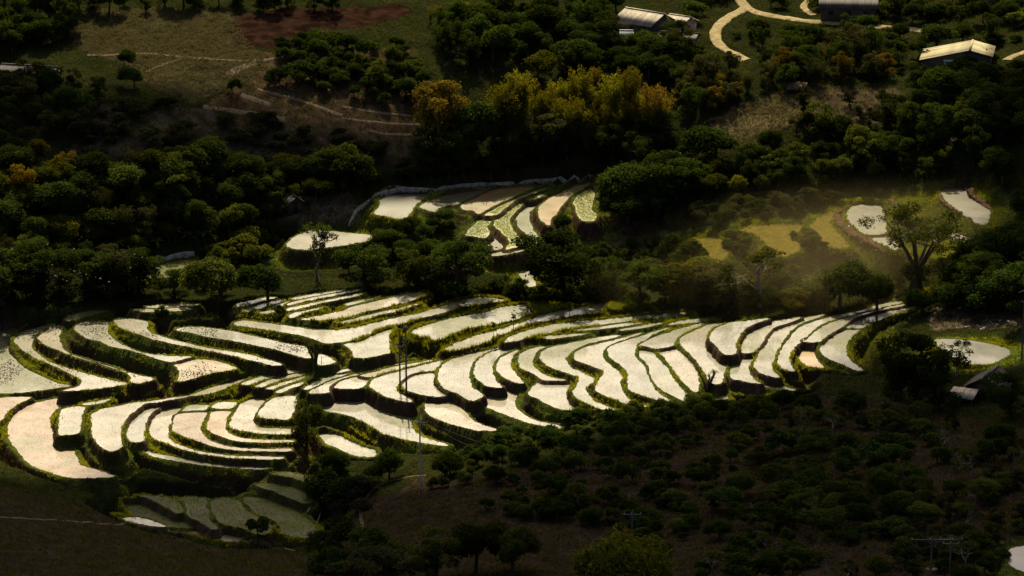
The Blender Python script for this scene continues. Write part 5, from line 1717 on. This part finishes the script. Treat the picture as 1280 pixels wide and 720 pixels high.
P = pick(m*(0.15+tallg)*np.where(far_t, 0.12, 1.0), 42000, rg)
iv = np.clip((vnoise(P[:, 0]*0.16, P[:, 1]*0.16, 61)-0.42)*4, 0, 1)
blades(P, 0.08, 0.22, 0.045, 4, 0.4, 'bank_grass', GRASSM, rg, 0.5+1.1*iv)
m = view & (PID < 0) & (DMIN > 0.9)
fields = [[(85,20),(150,10),(290,12),(302,45),(330,70),(320,92),(290,110),(240,130),(190,110),(170,85),(90,60)], [(280,32),(300,17),(400,8),(505,6),(512,18),(450,36),(370,42),(342,62),(290,52)],
          [(855,165),(930,130),(1010,105),(1052,110),(1000,150),(930,192),(900,182),(860,174)]]
MOUND = [(1058,408),(1112,400),(1125,440),(1110,470),(1075,460),(1062,440)]
for f in fields+[MEADOW, MOUND]:
    m = m & ~inside(GU, GV, f)
for rx, ry in ROADS[::2]:
    m = m & ~((np.abs(GU-rx) < 8) & (np.abs(GV-ry) < 3))
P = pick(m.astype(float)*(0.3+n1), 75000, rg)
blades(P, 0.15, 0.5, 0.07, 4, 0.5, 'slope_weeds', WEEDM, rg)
ks = np.array([polys[i][0] for i in range(NP)]+['x'])
kp = ks[PID]
dm2 = view & (kp == 'd')
P = pick(dm2.astype(float), 9000, rg)
blades(P, 0.12, 0.3, 0.06, 4, 0.4, 'field_grass', DRYM, rg)
STRAW = leaf_mat('straw', (0.058, 0.056, 0.028), (0.095, 0.082, 0.044), 0.35, (1.1, 1.05, 0.7))
P = pick((inside(GU, GV, fields[0]) | inside(GU, GV, fields[2])).astype(float)*(0.1+n2*n1), 14000, rg)
blades(P, 0.15, 0.45, 0.06, 4, 0.6, 'dry_field_grass', STRAW, rg)


gm2 = (inside(GU, GV, MEADOW) | inside(GU, GV, MOUND)) & (PID < 0)
P = pick(gm2.astype(float)*(0.25+n1*n2), 12000, rg)
blades(P, 0.12, 0.42, 0.06, 4, 0.45, 'meadow_grass', MEADM, rg)
lw = view & np.isin(PID, [i for i in range(NP) if polys[i][0] in 'wp' and polys[i][1][:, 0].mean() < 330 and 398 < polys[i][1][:, 1].mean() < 480]) & (DMIN < -0.1)
P = pick(lw*np.clip(vnoise(GX*0.25, GY*0.25, 71)*2.2-0.75, 0, 1)**2, 1500, rg)
sz = rg.uniform(0.05, 0.17, len(P))
q = np.array([[-1, -0.6, -0.4], [1, -0.7, -0.4], [0.8, 0.7, -0.4], [-0.9, 0.8, -0.4], [0.1, 0.0, 0.9]])
V = (P[:, None, :]+q[None]*sz[:, None, None]*rg.uniform(0.7, 1.3, (len(P), 1, 3)))
V[:, :, 2] += (LEVEL[PID[np.searchsorted(YS, P[:, 1])-1, np.searchsorted(XS, P[:, 0])-1]]-P[:, 2])[:, None]
fq = np.array([[0, 1, 4], [1, 2, 4], [2, 3, 4], [3, 0, 4]])
Fc = (np.arange(len(P))[:, None, None]*5+fq[None]).reshape(-1, 3)
MUDM = simple_mat('wet_clod', (0.045, 0.030, 0.020), (0.08, 0.055, 0.036), 4.0, 0.8)
tag(obj('mud_clods', mesh_np('mud_clods', V.reshape(-1, 3), Fc, MUDM)), kind='stuff')


vp = []
for c, n_, wd in ROADC:
    for _ in range(5):
        off = np.where(rg.random(len(c)) < 0.0, 0, rg.choice([-1, 1], len(c))*(wd*0.55+rg.normal(0, 0.18, len(c))))
        q = c+n_*off[:, None]+rg.normal(0, 0.15, c.shape)
        vp.append(np.c_[q, ground_h(q[:, 0], q[:, 1])+0.06])
blades(np.vstack(vp)[::2], 0.08, 0.2, 0.06, 4, 0.6, 'verge_grass', WEEDM, rg)


def on_water(mask, n):
    P = pick(mask.astype(float), n, rg)
    ix, iy = np.searchsorted(XS, P[:, 0])-1, np.searchsorted(YS, P[:, 1])-1
    pid = PID[iy, ix]
    ok = pid >= 0
    P, pid = P[ok], pid[ok]
    an = (pid*0.7) % 3.14                      # transplanted in rows, each paddy its own way
    ca_, sa_ = np.cos(an), np.sin(an)
    a_ = np.round((P[:, 0]*ca_+P[:, 1]*sa_)/0.42)*0.42+rg.normal(size=len(P))*0.035
    b_ = np.round((-P[:, 0]*sa_+P[:, 1]*ca_)/0.3)*0.3+rg.normal(size=len(P))*0.03
    P[:, 0], P[:, 1] = a_*ca_-b_*sa_, a_*sa_+b_*ca_
    P[:, 2] = LEVEL[pid]+0.02
    return P


blades(on_water(view & np.isin(kp, ['w', 'p']) & (DMIN < -0.25), 26000), 0.05, 0.10, 0.018, 2, 0.3, 'rice_seedlings', SEEDM, rg)
blades(on_water(view & np.isin(kp, ['s']) & (DMIN < 0.05), 30000), 0.10, 0.26, 0.035, 3, 0.6, 'dense_rice_seedlings', SEEDM, rg)
blades(on_water(view & np.isin(kp, ['y']) & (DMIN < -0.1), 7000), 0.08, 0.18, 0.03, 2, 0.5, 'thin_rice_seedlings', SEEDM, rg)
blades(on_water(view & np.isin(kp, ['m']) & (DMIN < -0.1), 2400), 0.08, 0.18, 0.03, 3, 0.6, 'sparse_rice_seedlings', SEEDM, rg)


# ------------------------------------------------------------------ added clouds out of view sunwards, shaped to shade chosen slopes
cm_, t, b = new_mat('shade_cloud_white')
b.inputs['Base Color'].default_value = (0.8, 0.8, 0.8, 1)
b.inputs['Roughness'].default_value = 1.0
b.inputs['Specular IOR Level'].default_value = 0.0
tr = t.nodes.new('ShaderNodeBsdfTranslucent')
tr.inputs['Color'].default_value = (0.8, 0.8, 0.8, 1)
mx = t.nodes.new('ShaderNodeMixShader')
mx.inputs[0].default_value = 0.3
t.links.new(b.outputs[0], mx.inputs[1])
t.links.new(tr.outputs[0], mx.inputs[2])
t.links.new(mx.outputs[0], t.nodes['Material Output'].inputs['Surface'])
import bmesh
_b = bmesh.new()
bmesh.ops.create_icosphere(_b, subdivisions=3, radius=1)
ICO = np.array([v.co[:] for v in _b.verts])
ICF = np.array([[v.index for v in f.verts] for f in _b.faces])
_b.free()


def shade_cloud(pix, base, seed, rad=13.0):
    """an added unseen cumulus, shaped to shade the given stretch of ground"""
    rg = np.random.default_rng(seed)
    q = np.array([unproj(max(-250, min(1530, u)), max(-60, min(780, v)))[:] for u, v in pix])
    k = (base-q[:, 2])/sun_dir.z
    c = q[:, :2]+k[:, None]*np.array(sun_dir[:2])
    lo, hi = c.min(0), c.max(0)
    mb, n = MB(), 0
    pts = []
    for _ in range(6000):
        x, y = rg.uniform(lo, hi)
        if not inside(np.array([x]), np.array([y]), c)[0]:
            continue
        edge = float(seg_dist(np.array([x]), np.array([y]), c)[0])
        r = min(rad, 3.5+edge*0.9)*rg.uniform(0.8, 1.1)
        if any((x-a)**2+(y-d)**2 < (0.52*max(r, e))**2 for a, d, e in pts):
            continue
        pts.append((x, y, r))
    for x, y, r in pts:
        nz = 1+0.16*(vnoise(ICO[:, 0]*2.2+x, ICO[:, 1]*2.2+ICO[:, 2]*3.1+y, seed)-0.5)*2+0.08*(vnoise(ICO[:, 0]*6+x, ICO[:, 1]*6+ICO[:, 2]*7+y, seed+1)-0.5)*2
        V = ICO*nz[:, None]*r
        V[:, 2] = np.where(V[:, 2] < 0, V[:, 2]*0.3, V[:, 2]*0.9)
        mb.add(V+np.array([x, y, base+rg.uniform(-1, 2)]), ICF)
    o = mb.build('shade_cloud', cm_, None, True)
    tag(o, kind='structure')


shade_cloud([(-250,596),(30,606),(130,608),(180,606),(320,606),(400,614),(440,626),(480,630),(560,616),(660,580),(760,552),(900,521),(1010,493),(1085,458),(1150,468),(1290,466),(1530,466),(1530,780),(-250,780)], 420, 1)
shade_cloud([(1180,110),(1300,85),(1530,90),(1530,380),(1250,380),(1235,300),(1290,240),(1250,190)], 430, 2, 9)
shade_cloud([(60,130),(240,128),(400,160),(520,178),(520,212),(300,204),(80,200),(-60,230),(-200,200),(-200,110)], 440, 3, 8)


# ------------------------------------------------------------------ warm mist hanging in the stream valley on the right
def mist(u, v, up, size, dens, col):
    hm = bpy.data.materials.new('mist_air')
    hm.use_nodes = True
    t = hm.node_tree
    t.nodes.remove(t.nodes['Principled BSDF'])
    pv = t.nodes.new('ShaderNodeVolumePrincipled')
    pv.inputs['Color'].default_value = (*col, 1)
    pv.inputs['Anisotropy'].default_value = 0.3
    tc = t.nodes.new('ShaderNodeTexCoord')
    ln = N(t, 'ShaderNodeVectorMath', operation='LENGTH')
    t.links.new(tc.outputs['Object'], ln.inputs[0])
    mr = N(t, 'ShaderNodeMapRange', interpolation_type='SMOOTHERSTEP')
    for k, x in (('From Min', 1.0), ('From Max', 0.0), ('To Min', 0.0), ('To Max', dens)):
        mr.inputs[k].default_value = x
    t.links.new(ln.outputs['Value'], mr.inputs['Value'])
    t.links.new(mr.outputs['Result'], pv.inputs['Density'])
    t.links.new(pv.outputs[0], t.nodes['Material Output'].inputs['Volume'])
    pm = unproj(u, v)
    hz = obj('haze', mesh_np('haze', ICO, ICF, hm, True), None, (pm.x, pm.y-1, pm.z+up))
    hz.scale = size
    tag(hz, kind='stuff')


mist(950, 378, 2.5, (36, 13, 8), 0.0046, (1.0, 0.78, 0.38))
mist(1085, 350, 6, (38, 20, 12), 0.0042, (1.0, 0.79, 0.40))
